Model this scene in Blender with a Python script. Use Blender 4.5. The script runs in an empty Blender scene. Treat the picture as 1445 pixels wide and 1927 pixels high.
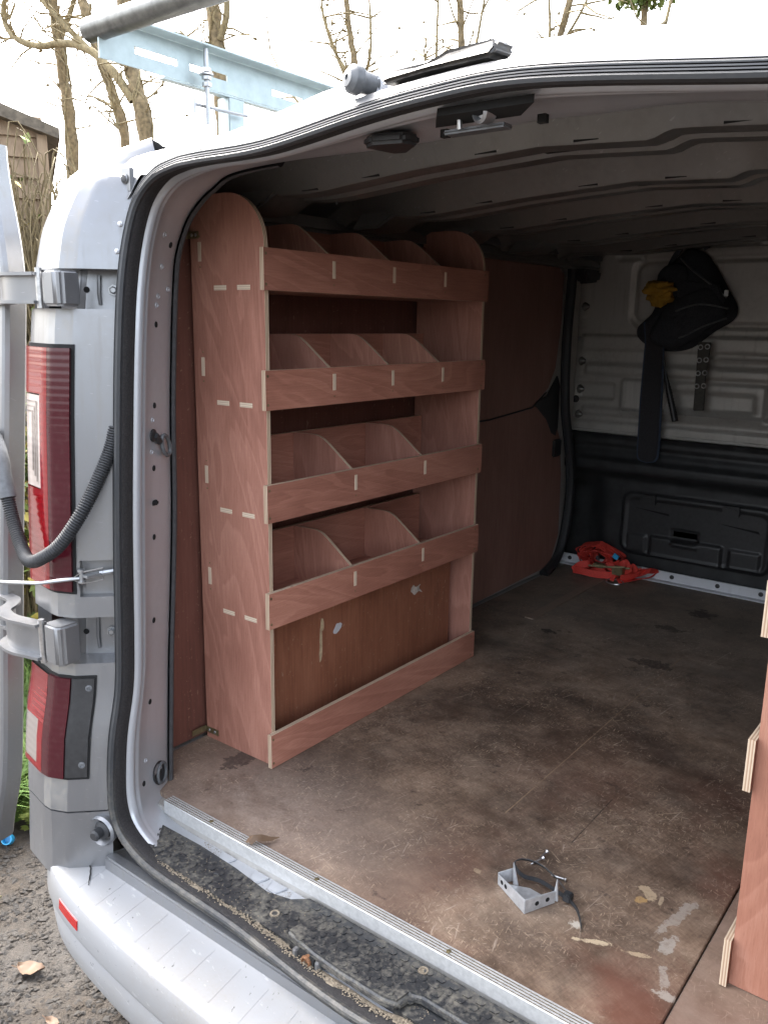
import bpy, bmesh, math, random
from mathutils import Vector, Matrix, noise
random.seed(7)
R = math.radians
scene = bpy.context.scene
COL = scene.collection

# ---------------------------------------------------------------- camera, sky, sun, exposure
cam_d = bpy.data.cameras.new('camera'); cam = bpy.data.objects.new('camera', cam_d); COL.objects.link(cam)
cam_d.sensor_fit = 'VERTICAL'; cam_d.sensor_height = 24.0; cam_d.lens = 1578.36 / 1927 * 24
cam_d.clip_start = 0.02; cam_d.clip_end = 500
_yaw, _pit, _rol = 0.656743, -0.222499, -0.015002
_m = Matrix.Rotation(_yaw, 3, 'Z') @ Matrix.Rotation(_pit, 3, 'X') @ Matrix.Rotation(_rol, 3, 'Y') @ Matrix.Rotation(R(90), 3, 'X')
cam.matrix_world = Matrix.Translation((1.30905, -1.28960, 1.04166)) @ _m.to_4x4()
scene.camera = cam
SUN = Vector((-0.62, 0.22, 0.75)).normalized()
world = bpy.data.worlds.new('World'); scene.world = world; world.use_nodes = True
_w = world.node_tree; _w.nodes.clear()
_sky = _w.nodes.new('ShaderNodeTexSky'); _sky.sky_type = 'NISHITA'; _sky.sun_disc = False
_sky.sun_elevation = math.asin(SUN.z); _sky.sun_rotation = math.atan2(SUN.x, SUN.y)
_sky.air_density = 1.0; _sky.dust_density = 6.0; _sky.ozone_density = 1.0
_hs = _w.nodes.new('ShaderNodeHueSaturation'); _hs.inputs['Saturation'].default_value = 0.42
_bg = _w.nodes.new('ShaderNodeBackground'); _bg.inputs['Strength'].default_value = 0.15
_wo = _w.nodes.new('ShaderNodeOutputWorld')
_w.links.new(_sky.outputs[0], _hs.inputs['Color']); _w.links.new(_hs.outputs[0], _bg.inputs['Color']); _w.links.new(_bg.outputs[0], _wo.inputs[0])
sun_d = bpy.data.lights.new('sun', 'SUN'); sun_d.energy = 0.5; sun_d.angle = R(30); sun_d.color = (1.0, 0.95, 0.88)
sun = bpy.data.objects.new('sun', sun_d); COL.objects.link(sun); sun.location = SUN * 20
sun.rotation_euler = SUN.to_track_quat('Z', 'Y').to_euler()
vs = scene.view_settings; vs.view_transform = 'Standard'; vs.look = 'None'; vs.gamma = 1; vs.exposure = 3.25; vs.use_curve_mapping = False
scene.render.engine = 'CYCLES'
cy = scene.cycles; cy.use_denoising = True; cy.max_bounces = 10; cy.diffuse_bounces = 6; cy.glossy_bounces = 4; cy.sample_clamp_indirect = 8

# ---------------------------------------------------------------- node helpers
class NT:
    def __init__(s, name):
        s.m = bpy.data.materials.new(name); s.m.use_nodes = True; s.t = s.m.node_tree
        s.b = s.t.nodes['Principled BSDF']; s._tc = None
    def n(s, typ, **kw):
        x = s.t.nodes.new(typ)
        for k, v in kw.items(): setattr(x, k, v)
        return x
    def put(s, sock, v):
        if v is None: return
        if hasattr(v, 'is_output') or isinstance(v, bpy.types.NodeSocket): s.t.links.new(v, sock)
        else: sock.default_value = v if not (isinstance(v, tuple) and len(v) == 3 and sock.type == 'RGBA') else (*v, 1)
    def co(s, kind='Object'):
        if s._tc is None: s._tc = s.n('ShaderNodeTexCoord')
        return s._tc.outputs[kind]
    def map(s, vec, scale=(1, 1, 1), rot=(0, 0, 0), loc=(0, 0, 0)):
        if tuple(rot) != (0, 0, 0):                      # turn first, stretch afterwards
            y = s.n('ShaderNodeMapping'); s.put(y.inputs['Vector'], vec); y.inputs['Rotation'].default_value = rot; vec = y.outputs[0]
        x = s.n('ShaderNodeMapping'); s.put(x.inputs['Vector'], vec)
        x.inputs['Scale'].default_value = scale; x.inputs['Location'].default_value = loc
        return x.outputs[0]
    def noise(s, vec, scale=5, detail=4, rough=.55, dist=0, color=False):
        x = s.n('ShaderNodeTexNoise'); s.put(x.inputs['Vector'], vec); x.inputs['Scale'].default_value = scale
        x.inputs['Detail'].default_value = detail; x.inputs['Roughness'].default_value = rough; x.inputs['Distortion'].default_value = dist
        return x.outputs['Color' if color else 'Fac']
    def wave(s, vec, scale=5, dist=0, detail=2, dscale=1, prof='SIN', dir='X'):
        x = s.n('ShaderNodeTexWave'); x.wave_profile = prof; x.bands_direction = dir; s.put(x.inputs['Vector'], vec)
        x.inputs['Scale'].default_value = scale; x.inputs['Distortion'].default_value = dist; x.inputs['Detail'].default_value = detail; x.inputs['Detail Scale'].default_value = dscale
        return x.outputs['Fac']
    def vor(s, vec, scale=5, feat='F1', out='Distance', rnd=1.0):
        x = s.n('ShaderNodeTexVoronoi'); x.feature = feat; s.put(x.inputs['Vector'], vec); x.inputs['Scale'].default_value = scale; x.inputs['Randomness'].default_value = rnd
        return x.outputs[out]
    def ramp(s, fac, stops, interp='LINEAR'):
        x = s.n('ShaderNodeValToRGB'); s.put(x.inputs[0], fac); cr = x.color_ramp; cr.interpolation = interp
        while len(cr.elements) < len(stops): cr.elements.new(.5)
        for e, (p, c) in zip(cr.elements, stops):
            e.position = p; e.color = (*(c if isinstance(c, tuple) else (c, c, c)), 1)
        return x.outputs[0]
    def mix(s, fac, a, b, typ='MIX'):
        x = s.n('ShaderNodeMix', data_type='RGBA', blend_type=typ); s.put(x.inputs[0], fac); s.put(x.inputs[6], a); s.put(x.inputs[7], b)
        return x.outputs[2]
    def math(s, op, a, b=None, clamp=False):
        x = s.n('ShaderNodeMath', operation=op); x.use_clamp = clamp; s.put(x.inputs[0], a)
        if b is not None: s.put(x.inputs[1], b)
        return x.outputs[0]
    def sep(s, vec):
        x = s.n('ShaderNodeSeparateXYZ'); s.put(x.inputs[0], vec); return x.outputs
    def bump(s, h, strength=.3, dist=.002, normal=None):
        x = s.n('ShaderNodeBump'); s.put(x.inputs['Height'], h); x.inputs['Strength'].default_value = strength; x.inputs['Distance'].default_value = dist
        s.put(x.inputs['Normal'], normal); return x.outputs[0]
    def rnd(s):
        return s.n('ShaderNodeObjectInfo').outputs['Random']
    def done(s, color=None, rough=None, metal=None, normal=None, **kw):
        s.put(s.b.inputs['Base Color'], color); s.put(s.b.inputs['Roughness'], rough); s.put(s.b.inputs['Metallic'], metal); s.put(s.b.inputs['Normal'], normal)
        for k, v in kw.items(): s.put(s.b.inputs[k.replace('_', ' ')], v)
        return s.m

# ---------------------------------------------------------------- materials
def m_silver(name, base=(.22, .225, .235), dirt=.5, dirtc=(.19, .172, .142), rough=.34, metal=.7, seed=0.0):
    k = NT(name); c = k.map(k.co(), loc=(seed, seed * 2, 0))
    n1 = k.noise(c, 3.5, 6, .65); n2 = k.noise(c, 60, 3, .6); sp = k.noise(c, 260, 2, .5)
    d = k.math('MULTIPLY', k.ramp(n1, [(.42, 0.0), (.72, 1.0)]), k.ramp(n2, [(.3, .35), (.65, 1.0)]))
    run = k.ramp(k.noise(k.map(c, scale=(26, 26, 1.6)), 2.2, 4, .6), [(.50, 0.0), (.74, .8)])
    d = k.math('MAXIMUM', d, k.math('MULTIPLY', run, k.ramp(n2, [(.25, .3), (.6, 1.0)])))
    speck = k.ramp(sp, [(.66, 0.0), (.74, 1.0)])
    f = k.math('MULTIPLY', k.math('MAXIMUM', d, k.math('MULTIPLY', speck, .5)), dirt, True)
    sc = k.ramp(k.noise(k.map(c, scale=(9, 9, 70), rot=(.5, .3, .2)), 6, 2, .5), [(.70, 0.0), (.73, 1.0)])
    col = k.mix(f, k.mix(k.math('MULTIPLY', sc, .12), base, (.75, .75, .75)), dirtc)
    return k.done(col, k.mix(f, (rough,) * 3, (.75,) * 3), k.math('MULTIPLY', k.math('SUBTRACT', 1.0, f), metal), k.bump(n2, .05, .001), Coat_Weight=.25, Coat_Roughness=.15)
M = {}
M['silver'] = m_silver('silver_paint')
M['silver_dusty'] = m_silver('dusty_silver_paint', dirt=.85, dirtc=(.27, .245, .20), seed=3)
M['jamb'] = m_silver('jamb_silver_paint', base=(.46, .475, .50), dirt=.3, dirtc=(.3, .28, .26), rough=.36, metal=.45, seed=5)
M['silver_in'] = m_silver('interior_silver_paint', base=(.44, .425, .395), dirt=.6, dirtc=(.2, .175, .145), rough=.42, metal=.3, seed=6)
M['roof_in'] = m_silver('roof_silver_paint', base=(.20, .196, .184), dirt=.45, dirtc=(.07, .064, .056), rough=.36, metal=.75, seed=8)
def m_bumper():
    k = NT('scuffed_silver_bumper'); c = k.co()
    n1 = k.noise(c, 4, 6, .6); n2 = k.noise(k.map(c, scale=(1.4, 5, 5), rot=(0, 0, .25)), 16, 6, .72); n3 = k.noise(c, 150, 3, .6)
    chips = k.ramp(n2, [(.62, 0.0), (.64, 1.0)])
    dk = k.ramp(k.noise(k.map(c, scale=(3, 1, 3), rot=(0, 0, -.5)), 28, 4, .7), [(.67, 0.0), (.69, 1.0)])
    dust = k.math('MULTIPLY', k.ramp(n1, [(.4, 0.0), (.7, 1.0)]), k.ramp(n3, [(.3, .3), (.7, .9)]))
    col = k.mix(k.math('MULTIPLY', chips, .45), (.285, .29, .298), (.45, .45, .46))
    col = k.mix(k.math('MULTIPLY', dust, .75), col, (.24, .21, .17)); col = k.mix(k.math('MULTIPLY', dk, .8), col, (.05, .05, .05))
    return k.done(col, .48, .15, k.bump(n2, .15, .0015))
M['bumper'] = m_bumper()
def m_plain(name, col, rough=.5, metal=0.0, nscale=80, namp=.25, bump=.1, **kw):
    k = NT(name); n = k.noise(k.co(), nscale, 4, .6); dk = tuple(x * (1 - namp) for x in col); lt = tuple(min(1, x * (1 + namp)) for x in col)
    return k.done(k.ramp(n, [(.3, dk), (.7, lt)]), rough, metal, k.bump(n, bump, .001), **kw)
def m_dusty_black(name, base=(.022, .023, .025), dust=(.17, .155, .125), amt=.8, sc=9):
    k = NT(name); c = k.co(); a = k.noise(c, sc, 8, .75); b = k.noise(c, 110, 4, .65)
    f = k.math('MULTIPLY', k.ramp(k.math('ADD', k.math('MULTIPLY', a, .6), k.math('MULTIPLY', b, .4)), [(.47, 0.0), (.62, 1.0)]), amt)
    return k.done(k.mix(f, base, dust), k.mix(f, (.42,) * 3, (.9,) * 3), 0.0, k.bump(b, .25, .001))
M['rubber'] = m_plain('black_rubber', (.022, .023, .025), .55, bump=.05)
M['felt'] = m_plain('felt_flocking', (.022, .020, .020), .95, nscale=300, namp=.6, bump=.6)
def m_seal():
    k = NT('door_seal_rubber'); c = k.co(); z = k.sep(c)[2]; a = k.noise(c, 14, 8, .75); b = k.noise(c, 110, 4, .65)
    f = k.math('MULTIPLY', k.ramp(k.math('ADD', k.math('MULTIPLY', a, .6), k.math('MULTIPLY', b, .4)), [(.45, 0.0), (.6, 1.0)]), k.ramp(k.math('ADD', z, .3), [(.28, .5), (.48, .06)]))
    return k.done(k.mix(f, (.030, .032, .035), (.17, .155, .125)), .5, 0.0, k.bump(b, .1, .001))
M['seal_low'] = m_seal()
M['black'] = m_plain('black_plastic', (.022, .022, .023), .45)
M['black_dull'] = m_plain('dull_black_panel', (.022, .023, .024), .5, nscale=14, namp=.5)
M['black_trim'] = m_plain('charcoal_trim', (.045, .045, .047), .7)
M['tread'] = m_dusty_black('dusty_tread_plate', amt=.7, sc=16)
M['weathered'] = m_dusty_black('weathered_foam', (.030, .027, .024), (.095, .083, .066), .8, 22)
M['grey_plastic'] = m_plain('grey_plastic', (.10, .105, .11), .5)
M['galv'] = m_plain('galvanised_steel', (.36, .37, .38), .38, .75, nscale=35, namp=.18)
M['galv_blue'] = m_plain('blue_zinc_steel', (.34, .405, .41), .42, .35, nscale=30, namp=.1)
M['tube'] = m_plain('galvanised_tube', (.13, .13, .12), .38, .6, nscale=45, namp=.3)
M['steel'] = m_plain('zinc_steel', (.48, .48, .48), .3, .9)
M['brass'] = m_plain('yellow_zinc', (.22, .18, .10), .45, .7)
M['alu'] = m_plain('aluminium_strip', (.50, .50, .49), .42, .35, nscale=120, namp=.12)
M['white_metal'] = m_silver('pale_metal_strip', base=(.62, .63, .66), dirt=.2, rough=.5, metal=.1)
M['rust'] = m_plain('rusty_steel', (.16, .075, .035), .85, .2, nscale=200, namp=.6, bump=.5)
M['hole'] = m_plain('dark_void', (.006, .006, .006), .9)
def m_lens(name, col, rough=.12):
    k = NT(name); c = k.co(); n = k.noise(c, 70, 3, .6)
    d = k.ramp(n, [(.5, 0.0), (.8, .10)])
    return k.done(k.mix(d, col, (.14, .10, .085)), k.mix(d, (rough,) * 3, (.6,) * 3), 0.0, k.bump(k.wave(c, 22, 0, 0, 1, dir='Z'), .12, .002), Coat_Weight=.25, Coat_Roughness=.08, Specular_IOR_Level=.3)
M['red_lens'] = m_lens('red_lens', (.17, .004, .007))
M['dark_lens'] = m_lens('dark_red_lens', (.048, .006, .010))
M['clear_lens'] = m_lens('clear_lens', (.42, .36, .32))
M['grey_lens'] = m_lens('smoky_lens', (.22, .19, .17))
M['reflector'] = m_lens('red_reflector', (.32, .012, .012))
def m_ply(name, lo, mid, hi, along='x', rough=.6, seed=0.0, fig=1.0):
    k = NT(name); r = k.math('MULTIPLY', k.rnd(), 37.0)
    cmb = k.n('ShaderNodeCombineXYZ'); k.put(cmb.inputs[0], r); k.put(cmb.inputs[1], r); k.put(cmb.inputs[2], r)
    va = k.n('ShaderNodeVectorMath', operation='ADD'); k.put(va.inputs[0], k.co()); k.put(va.inputs[1], cmb.outputs[0]); c = va.outputs[0]
    st = (.9, 14, 14) if along == 'x' else (14, .9, 14)
    wv = (.35, 2.2, 2.2) if along == 'x' else (2.2, .35, 2.2)
    fine = k.noise(k.map(c, scale=tuple(x * 2.2 for x in st)), 9, 5, .65)
    pores = k.noise(k.map(c, scale=tuple(x * 3.5 for x in st)), 28, 2, .5)
    warp = k.noise(k.map(c, scale=wv, rot=(0, 0, .22)), 2.3, 3, .5, .8)
    bands = k.ramp(k.math('FRACT', k.math('MULTIPLY', warp, 13.0)), [(0.0, 0.0), (.45, .25), (.9, 1.0), (1.0, 0.0)])
    big = k.noise(c, 3.0, 3, .5)
    v = k.math('ADD', k.math('ADD', k.math('MULTIPLY', fine, .34), k.math('MULTIPLY', bands, .11 * fig)), k.math('MULTIPLY', big, .46))
    col = k.ramp(v, [(.30, lo), (.46, mid), (.63, hi)])
    col = k.mix(1.0, col, k.ramp(k.rnd(), [(0.0, (.86, .86, .87)), (.5, (1.0, .98, .96)), (1.0, (1.08, 1.04, 1.0))]), 'MULTIPLY')
    col = k.mix(k.math('MULTIPLY', k.ramp(pores, [(.60, 0.0), (.72, 1.0)]), .35), col, tuple(x * .55 for x in lo))
    return k.done(col, rough, 0.0, k.bump(fine, .10, .0008))
PLY = ((.285, .125, .090), (.395, .186, .136), (.505, .262, .196))
M['ply_v'] = m_ply('plywood_upright', *PLY, along='y')
M['ply_h'] = m_ply('plywood_lip', *[tuple(x * f for x, f in zip(c, (.98, .92, .88))) for c in PLY], along='x')
RED = ((.26, .108, .070), (.335, .150, .100), (.41, .205, .145))  # redder wood; its colour is also darkened against strong light at the doorway
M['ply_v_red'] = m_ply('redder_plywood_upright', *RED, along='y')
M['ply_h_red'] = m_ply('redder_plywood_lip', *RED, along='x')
def m_edge(t=.011):
    k = NT('plywood_edge'); z = k.sep(k.co())[2]; n = k.noise(k.map(k.co(), scale=(40, 40, 400)), 5, 3, .6)
    s = k.math('FRACT', k.math('MULTIPLY', z, 2.5 / t)); b = k.ramp(s, [(.0, (.60, .48, .34)), (.42, (.66, .54, .40)), (.52, (.33, .20, .13)), (.90, (.40, .26, .17)), (1.0, (.6, .48, .34))])
    return k.done(k.mix(k.math('MULTIPLY', n, .4), b, (.35, .24, .16)), .75)
M['ply_edge'] = m_edge()
def m_tenon():
    k = NT('plywood_tenon'); z = k.sep(k.co())[2]; n = k.noise(k.map(k.co(), scale=(200, 200, 400)), 2, 3, .6)
    s = k.math('FRACT', k.math('MULTIPLY', z, 2.5 / .011)); b = k.ramp(s, [(.0, (.74, .62, .47)), (.5, (.78, .66, .52)), (.6, (.52, .38, .27)), (.85, (.58, .44, .32)), (1, (.74, .62, .47))])
    return k.done(k.mix(k.math('MULTIPLY', n, .25), b, (.45, .33, .23)), .8)
M['tenon'] = m_tenon()
def m_oldply(name, lo, mid, hi, rough=.45, scr=.5, yscale=1.0):
    k = NT(name); c = k.co(); a = k.noise(k.map(c, scale=(3, 3, 1.2)), 2.2, 6, .65); f = k.noise(k.map(c, scale=(30, 30, 1.5)), 5, 4, .6)
    v = k.math('ADD', k.math('MULTIPLY', a, .6), k.math('MULTIPLY', f, .4)); col = k.ramp(v, [(.32, lo), (.5, mid), (.7, hi)])
    for i, rt in enumerate(((.0, .3, .5), (.4, .9, .1), (1.2, .5, .8))):
        s = k.ramp(k.noise(k.map(c, scale=(90, 90, 5), rot=rt, loc=(i, i, i)), 1.6, 2, .5), [(.71, 0.0), (.735, 1.0)])
        col = k.mix(k.math('MULTIPLY', s, scr), col, (.36, .24, .16))
    ch = k.ramp(k.noise(k.map(c, scale=(3, 3, 1.4), loc=(5, 5, 5)), 14, 5, .7), [(.70, 0.0), (.72, 1.0)])
    col = k.mix(k.math('MULTIPLY', ch, .6), col, (.42, .30, .2))
    return k.done(col, rough, 0.0, k.bump(f, .12, .001))
M['lining'] = m_oldply('varnished_plywood_lining', (.085, .033, .024), (.13, .050, .036), (.175, .075, .055), .5, .45)
M['lining_door'] = m_oldply('brown_plywood_lining', (.19, .10, .077), (.265, .140, .108), (.33, .185, .145), .55, .3)
M['box_ply'] = m_oldply('worn_plywood_box', (.15, .056, .030), (.255, .098, .054), (.34, .145, .085), .5, .75)
def m_floor(name, side=False):
    k = NT(name); c = k.co(); X, Y, Z = k.sep(c)
    big = k.noise(c, 2.2, 8, .68, .4); mid = k.noise(k.map(c, scale=(1, 1.6, 1)), 9, 8, .72); fine = k.noise(c, 160, 3, .7)
    fib = k.noise(k.map(c, scale=(60, 3, 60), rot=(0, 0, .25)), 4, 4, .65)
    tex = k.noise(k.map(c, scale=(1, 2.4, 1), rot=(0, 0, .5)), 75, 5, .7)
    v = k.math('ADD', k.math('ADD', k.math('MULTIPLY', big, .40), k.math('MULTIPLY', mid, .30)), k.math('ADD', k.math('MULTIPLY', fib, .12), k.math('MULTIPLY', tex, .18)))
    # red-brown film face worn through to grey-brown
    col = k.ramp(v, [(.38, (.058, .038, .026)), (.46, (.110, .074, .051)), (.53, (.172, .122, .087)), (.62, (.26, .195, .142))])
    bl = k.ramp(k.noise(k.map(c, loc=(7, 3, 0)), 3.2, 6, .68), [(.36, 0.0), (.64, 1.0)])
    col = k.mix(1.0, col, k.ramp(bl, [(0.0, (.50, .47, .46)), (1.0, (1.6, 1.56, 1.5))]), 'MULTIPLY')
    red = k.ramp(k.noise(k.map(c, loc=(4, 2, 0)), 2.6, 5, .6), [(.44, 0.0), (.60, 1.0)])
    redw = k.math('MULTIPLY', red, k.math('MULTIPLY', k.ramp(X, [(.35, 0.0), (.75, 1.0)]), k.ramp(Y, [(.15, 1.0), (.75, 0.0)])))
    col = k.mix(k.math('MULTIPLY', redw, .75), col, (.125, .043, .026))
    grey = k.math('MULTIPLY', k.ramp(Y, [(.9, 0.0), (1.0, 1.0)]), .0)
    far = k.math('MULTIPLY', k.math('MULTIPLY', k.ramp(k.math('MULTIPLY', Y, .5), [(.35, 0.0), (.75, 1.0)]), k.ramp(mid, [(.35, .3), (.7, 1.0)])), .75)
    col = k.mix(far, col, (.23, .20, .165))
    # pale worn area by the left of the sill
    dx = k.math('MULTIPLY', k.math('SUBTRACT', X, .08), 1.9); dy = k.math('MULTIPLY', k.math('SUBTRACT', Y, -.16), 3.0)
    rr = k.math('SQRT', k.math('ADD', k.math('MULTIPLY', dx, dx), k.math('MULTIPLY', dy, dy)))
    wob = k.math('ADD', rr, k.math('MULTIPLY', k.math('SUBTRACT', mid, .5), 1.6))
    dust = k.math('MULTIPLY', k.ramp(wob, [(.30, 1.0), (1.0, 0.0)]), k.ramp(fine, [(.3, .55), (.7, 1.0)]))
    col = k.mix(k.math('MULTIPLY', dust, .8), col, k.ramp(mid, [(.35, (.19, .135, .105)), (.62, (.36, .275, .22))]))
    # scuffs and scratches in many directions, in patches
    pm = k.ramp(k.noise(k.map(c, loc=(1, 5, 0)), 5.5, 5, .65), [(.40, .05), (.60, 1.0)])
    for i, (rz, sx, sy, th, am, cc) in enumerate(((.3, 150, 7, .66, .5, 0), (-.35, 130, 8, .67, .45, 0), (.75, 170, 9, .67, .5, 1), (1.3, 140, 8, .68, .4, 0), (2.2, 160, 9, .68, .45, 1), (-.9, 180, 10, .68, .4, 1), (.12, 90, 2.5, .69, .45, 0), (-.15, 300, 40, .62, .5, 1), (.9, 320, 50, .62, .5, 0), (1.9, 300, 44, .63, .5, 1))):
        s_ = k.ramp(k.noise(k.map(c, scale=(sx, sy, 1), rot=(0, 0, rz), loc=(i * 3.1, i, 0)), 1.0, 3, .6), [(th, 0.0), (th + .04, 1.0)])
        col = k.mix(k.math('MULTIPLY', k.math('MULTIPLY', s_, pm), min(1.0, am * 1.2)), col, (.48, .36, .25) if cc else (.42, .335, .26))
    dks = k.ramp(k.noise(k.map(c, loc=(9, 1, 0)), 13, 7, .72), [(.60, 0.0), (.68, 1.0)])
    col = k.mix(k.math('MULTIPLY', dks, .65), col, (.028, .018, .015))
    chip = k.ramp(k.noise(k.map(c, loc=(2, 7, 0), scale=(1, 1.8, 1), rot=(0, 0, .6)), 30, 6, .72), [(.68, 0.0), (.70, 1.0)])
    col = k.mix(k.math('MULTIPLY', chip, .8), col, (.34, .25, .16))
    def line(x0, ya, yb, w, cc, am):
        nonlocal col
        wv = k.math('ABSOLUTE', k.math('SUBTRACT', k.math('ADD', X, k.math('MULTIPLY', k.math('SUBTRACT', mid, .5), .004)), x0))
        m_ = k.math('MULTIPLY', k.math('LESS_THAN', wv, w), k.math('MULTIPLY', k.math('GREATER_THAN', Y, ya), k.math('LESS_THAN', Y, yb)))
        col = k.mix(k.math('MULTIPLY', k.math('MULTIPLY', m_, am), k.ramp(mid, [(.38, .2), (.55, 1.0)])), col, cc)
    line(.5235, .18, 1.32, .0013, (.27, .18, .11), .9); line(.488, .86, 1.25, .0011, (.24, .17, .11), .7); line(.684, .17, .38, .0012, (.02, .014, .012), .9); line(.30, .55, 1.1, .0011, (.22, .16, .11), .6)
    jag = k.noise(k.map(c, loc=(3, 3, 0)), 34, 8, .74)
    def spot(cx, cy, rx, ry, rot, cc, am=.9, wob=2.0):
        nonlocal col
        q = k.sep(k.map(k.map(c, loc=(-cx, -cy, 0)), scale=(1 / rx, 1 / ry, 1), rot=(0, 0, rot)))
        d = k.math('SQRT', k.math('ADD', k.math('MULTIPLY', q[0], q[0]), k.math('MULTIPLY', q[1], q[1])))
        m_ = k.ramp(k.math('ADD', k.math('MULTIPLY', d, .5), k.math('MULTIPLY', k.math('SUBTRACT', jag, .5), wob)), [(.40, 1.0), (.46, 0.0)])
        col = k.mix(k.math('MULTIPLY', k.math('MULTIPLY', m_, am), brk), col, cc)
    brk = k.ramp(k.noise(k.map(c, loc=(6, 2, 0)), 95, 5, .7), [(.34, .45), (.50, 1.0)])
    W_, T_ = (.36, .32, .27), (.40, .30, .19)
    if not side:
        spot(.932, .085, .012, .062, .22, W_, .6); spot(.940, .005, .015, .030, .2, W_, .8); spot(.966, -.075, .010, .026, -.5, W_, .6); spot(.985, -.108, .024, .012, 0, W_, .75)
        spot(.868, .115, .022, .014, .6, T_, .9); spot(.862, .088, .010, .016, 0, (.40, .25, .10), .8); spot(.797, -.048, .013, .012, 0, (.46, .41, .34), .95, 1.4); spot(.838, -.068, .034, .007, -.45, (.48, .38, .25), .95, 1.6); spot(.908, -.05, .028, .006, -.35, T_, .9, 1.6); spot(.893, .11, .005, .015, -.1, (.34, .26, .17), .9, .8)
        spot(.58, -.03, .012, .006, .4, T_, .5)
        spot(-.093, -.03, .03, .06, .1, (.045, .032, .027), .75); spot(.44, 1.78, .05, .05, 0, (.02, .017, .016), .7); spot(.40, 1.55, .05, .03, 0, (.022, .018, .016), .6); spot(.47, 1.2, .07, .04, 0, (.03, .022, .02), .6); spot(.08, 1.25, .03, .02, 0, (.02, .016, .014), .8)
    if side: col = k.mix(k.ramp(mid, [(.35, .35), (.65, .85)]), col, (.26, .185, .14))
    return k.done(col, k.ramp(mid, [(.3, .5), (.7, .8)]), 0.0, k.bump(k.math('ADD', mid, k.math('MULTIPLY', fine, .3)), .35, .0015))
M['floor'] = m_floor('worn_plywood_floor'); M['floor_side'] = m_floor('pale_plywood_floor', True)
M['stain'] = m_plain('dried_filler', (.46, .41, .36), .9, nscale=60, namp=.35, bump=.5)
M['stain_y'] = m_plain('torn_wood', (.46, .35, .22), .9, nscale=60, namp=.3, bump=.5)
M['zinc_cast'] = m_plain('zinc_plate', (.52, .53, .54), .4, .5, nscale=60, namp=.2)
M['sand'] = m_plain('sand_grit', (.20, .165, .12), .95, nscale=400, namp=.5)
M['red_web'] = m_plain('red_webbing', (.62, .055, .040), .7, nscale=350, namp=.25, bump=.3)
M['blue'] = m_plain('blue_plastic', (.03, .30, .55), .4)
M['canvas'] = m_plain('black_canvas', (.026, .028, .034), .9, nscale=220, namp=.5, bump=.5)
M['navy'] = m_plain('navy_trim', (.03, .045, .075), .85, nscale=300)
M['beltpad'] = m_plain('dark_belt_pad', (.024, .023, .026), .9, nscale=300, namp=.5, bump=.4)
M['leather'] = m_plain('dark_leather', (.05, .046, .038), .7)
M['yellow'] = m_plain('yellow_cloth', (.36, .20, .02), .9, nscale=30, namp=.35)
M['bark'] = m_plain('bark', (.165, .125, .068), .95, nscale=25, namp=.5, bump=.8)
M['vine'] = m_plain('ivy_stem', (.20, .16, .085), .95, nscale=40, namp=.4)
M['bramble'] = m_plain('bramble_stem', (.15, .115, .058), .9, nscale=20, namp=.4)
M['plank'] = m_oldply('shed_plank', (.17, .115, .07), (.26, .185, .12), (.36, .27, .18), .85, .2)
M['roof_felt'] = m_plain('shed_roof_felt', (.12, .10, .075), .95, nscale=30, namp=.4)
def m_leaf(name, a, b, trans=.25):
    k = NT(name); n = k.noise(k.co(), 7, 4, .6)
    return k.done(k.ramp(n, [(.35, a), (.65, b)]), .6, 0.0, None, Subsurface_Weight=0.0)
M['grass'] = m_leaf('grass_blade', (.06, .125, .018), (.14, .22, .04)); M['grass_dry'] = m_leaf('dry_grass', (.24, .19, .09), (.33, .27, .14))
M['leaf'] = m_leaf('green_leaf', (.07, .12, .02), (.19, .22, .045)); M['leaf_y'] = m_leaf('yellow_leaf', (.30, .25, .04), (.42, .34, .08))
M['leaf_dead'] = m_leaf('dead_leaf', (.085, .046, .024), (.16, .10, .058)); M['leaf_pale'] = m_leaf('pale_dead_leaf', (.13, .115, .045), (.20, .18, .085))
def m_mud():
    k = NT('muddy_ground'); c = k.co(); a = k.noise(c, 3, 8, .65); b = k.noise(c, 40, 6, .7); w = k.noise(c, 140, 3, .6)
    v = k.math('ADD', k.math('MULTIPLY', a, .5), k.math('MULTIPLY', b, .5))
    col = k.ramp(v, [(.36, (.015, .011, .007)), (.5, (.031, .0235, .0165)), (.66, (.060, .046, .033))])
    return k.done(col, k.ramp(a, [(.4, .45), (.6, .9)]), 0.0, k.bump(k.math('ADD', b, k.math('MULTIPLY', w, .4)), .8, .012))
M['mud'] = m_mud()
M['stone'] = m_plain('gravel_stone', (.030, .026, .022), .8, nscale=9, namp=.55, bump=.4)

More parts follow.
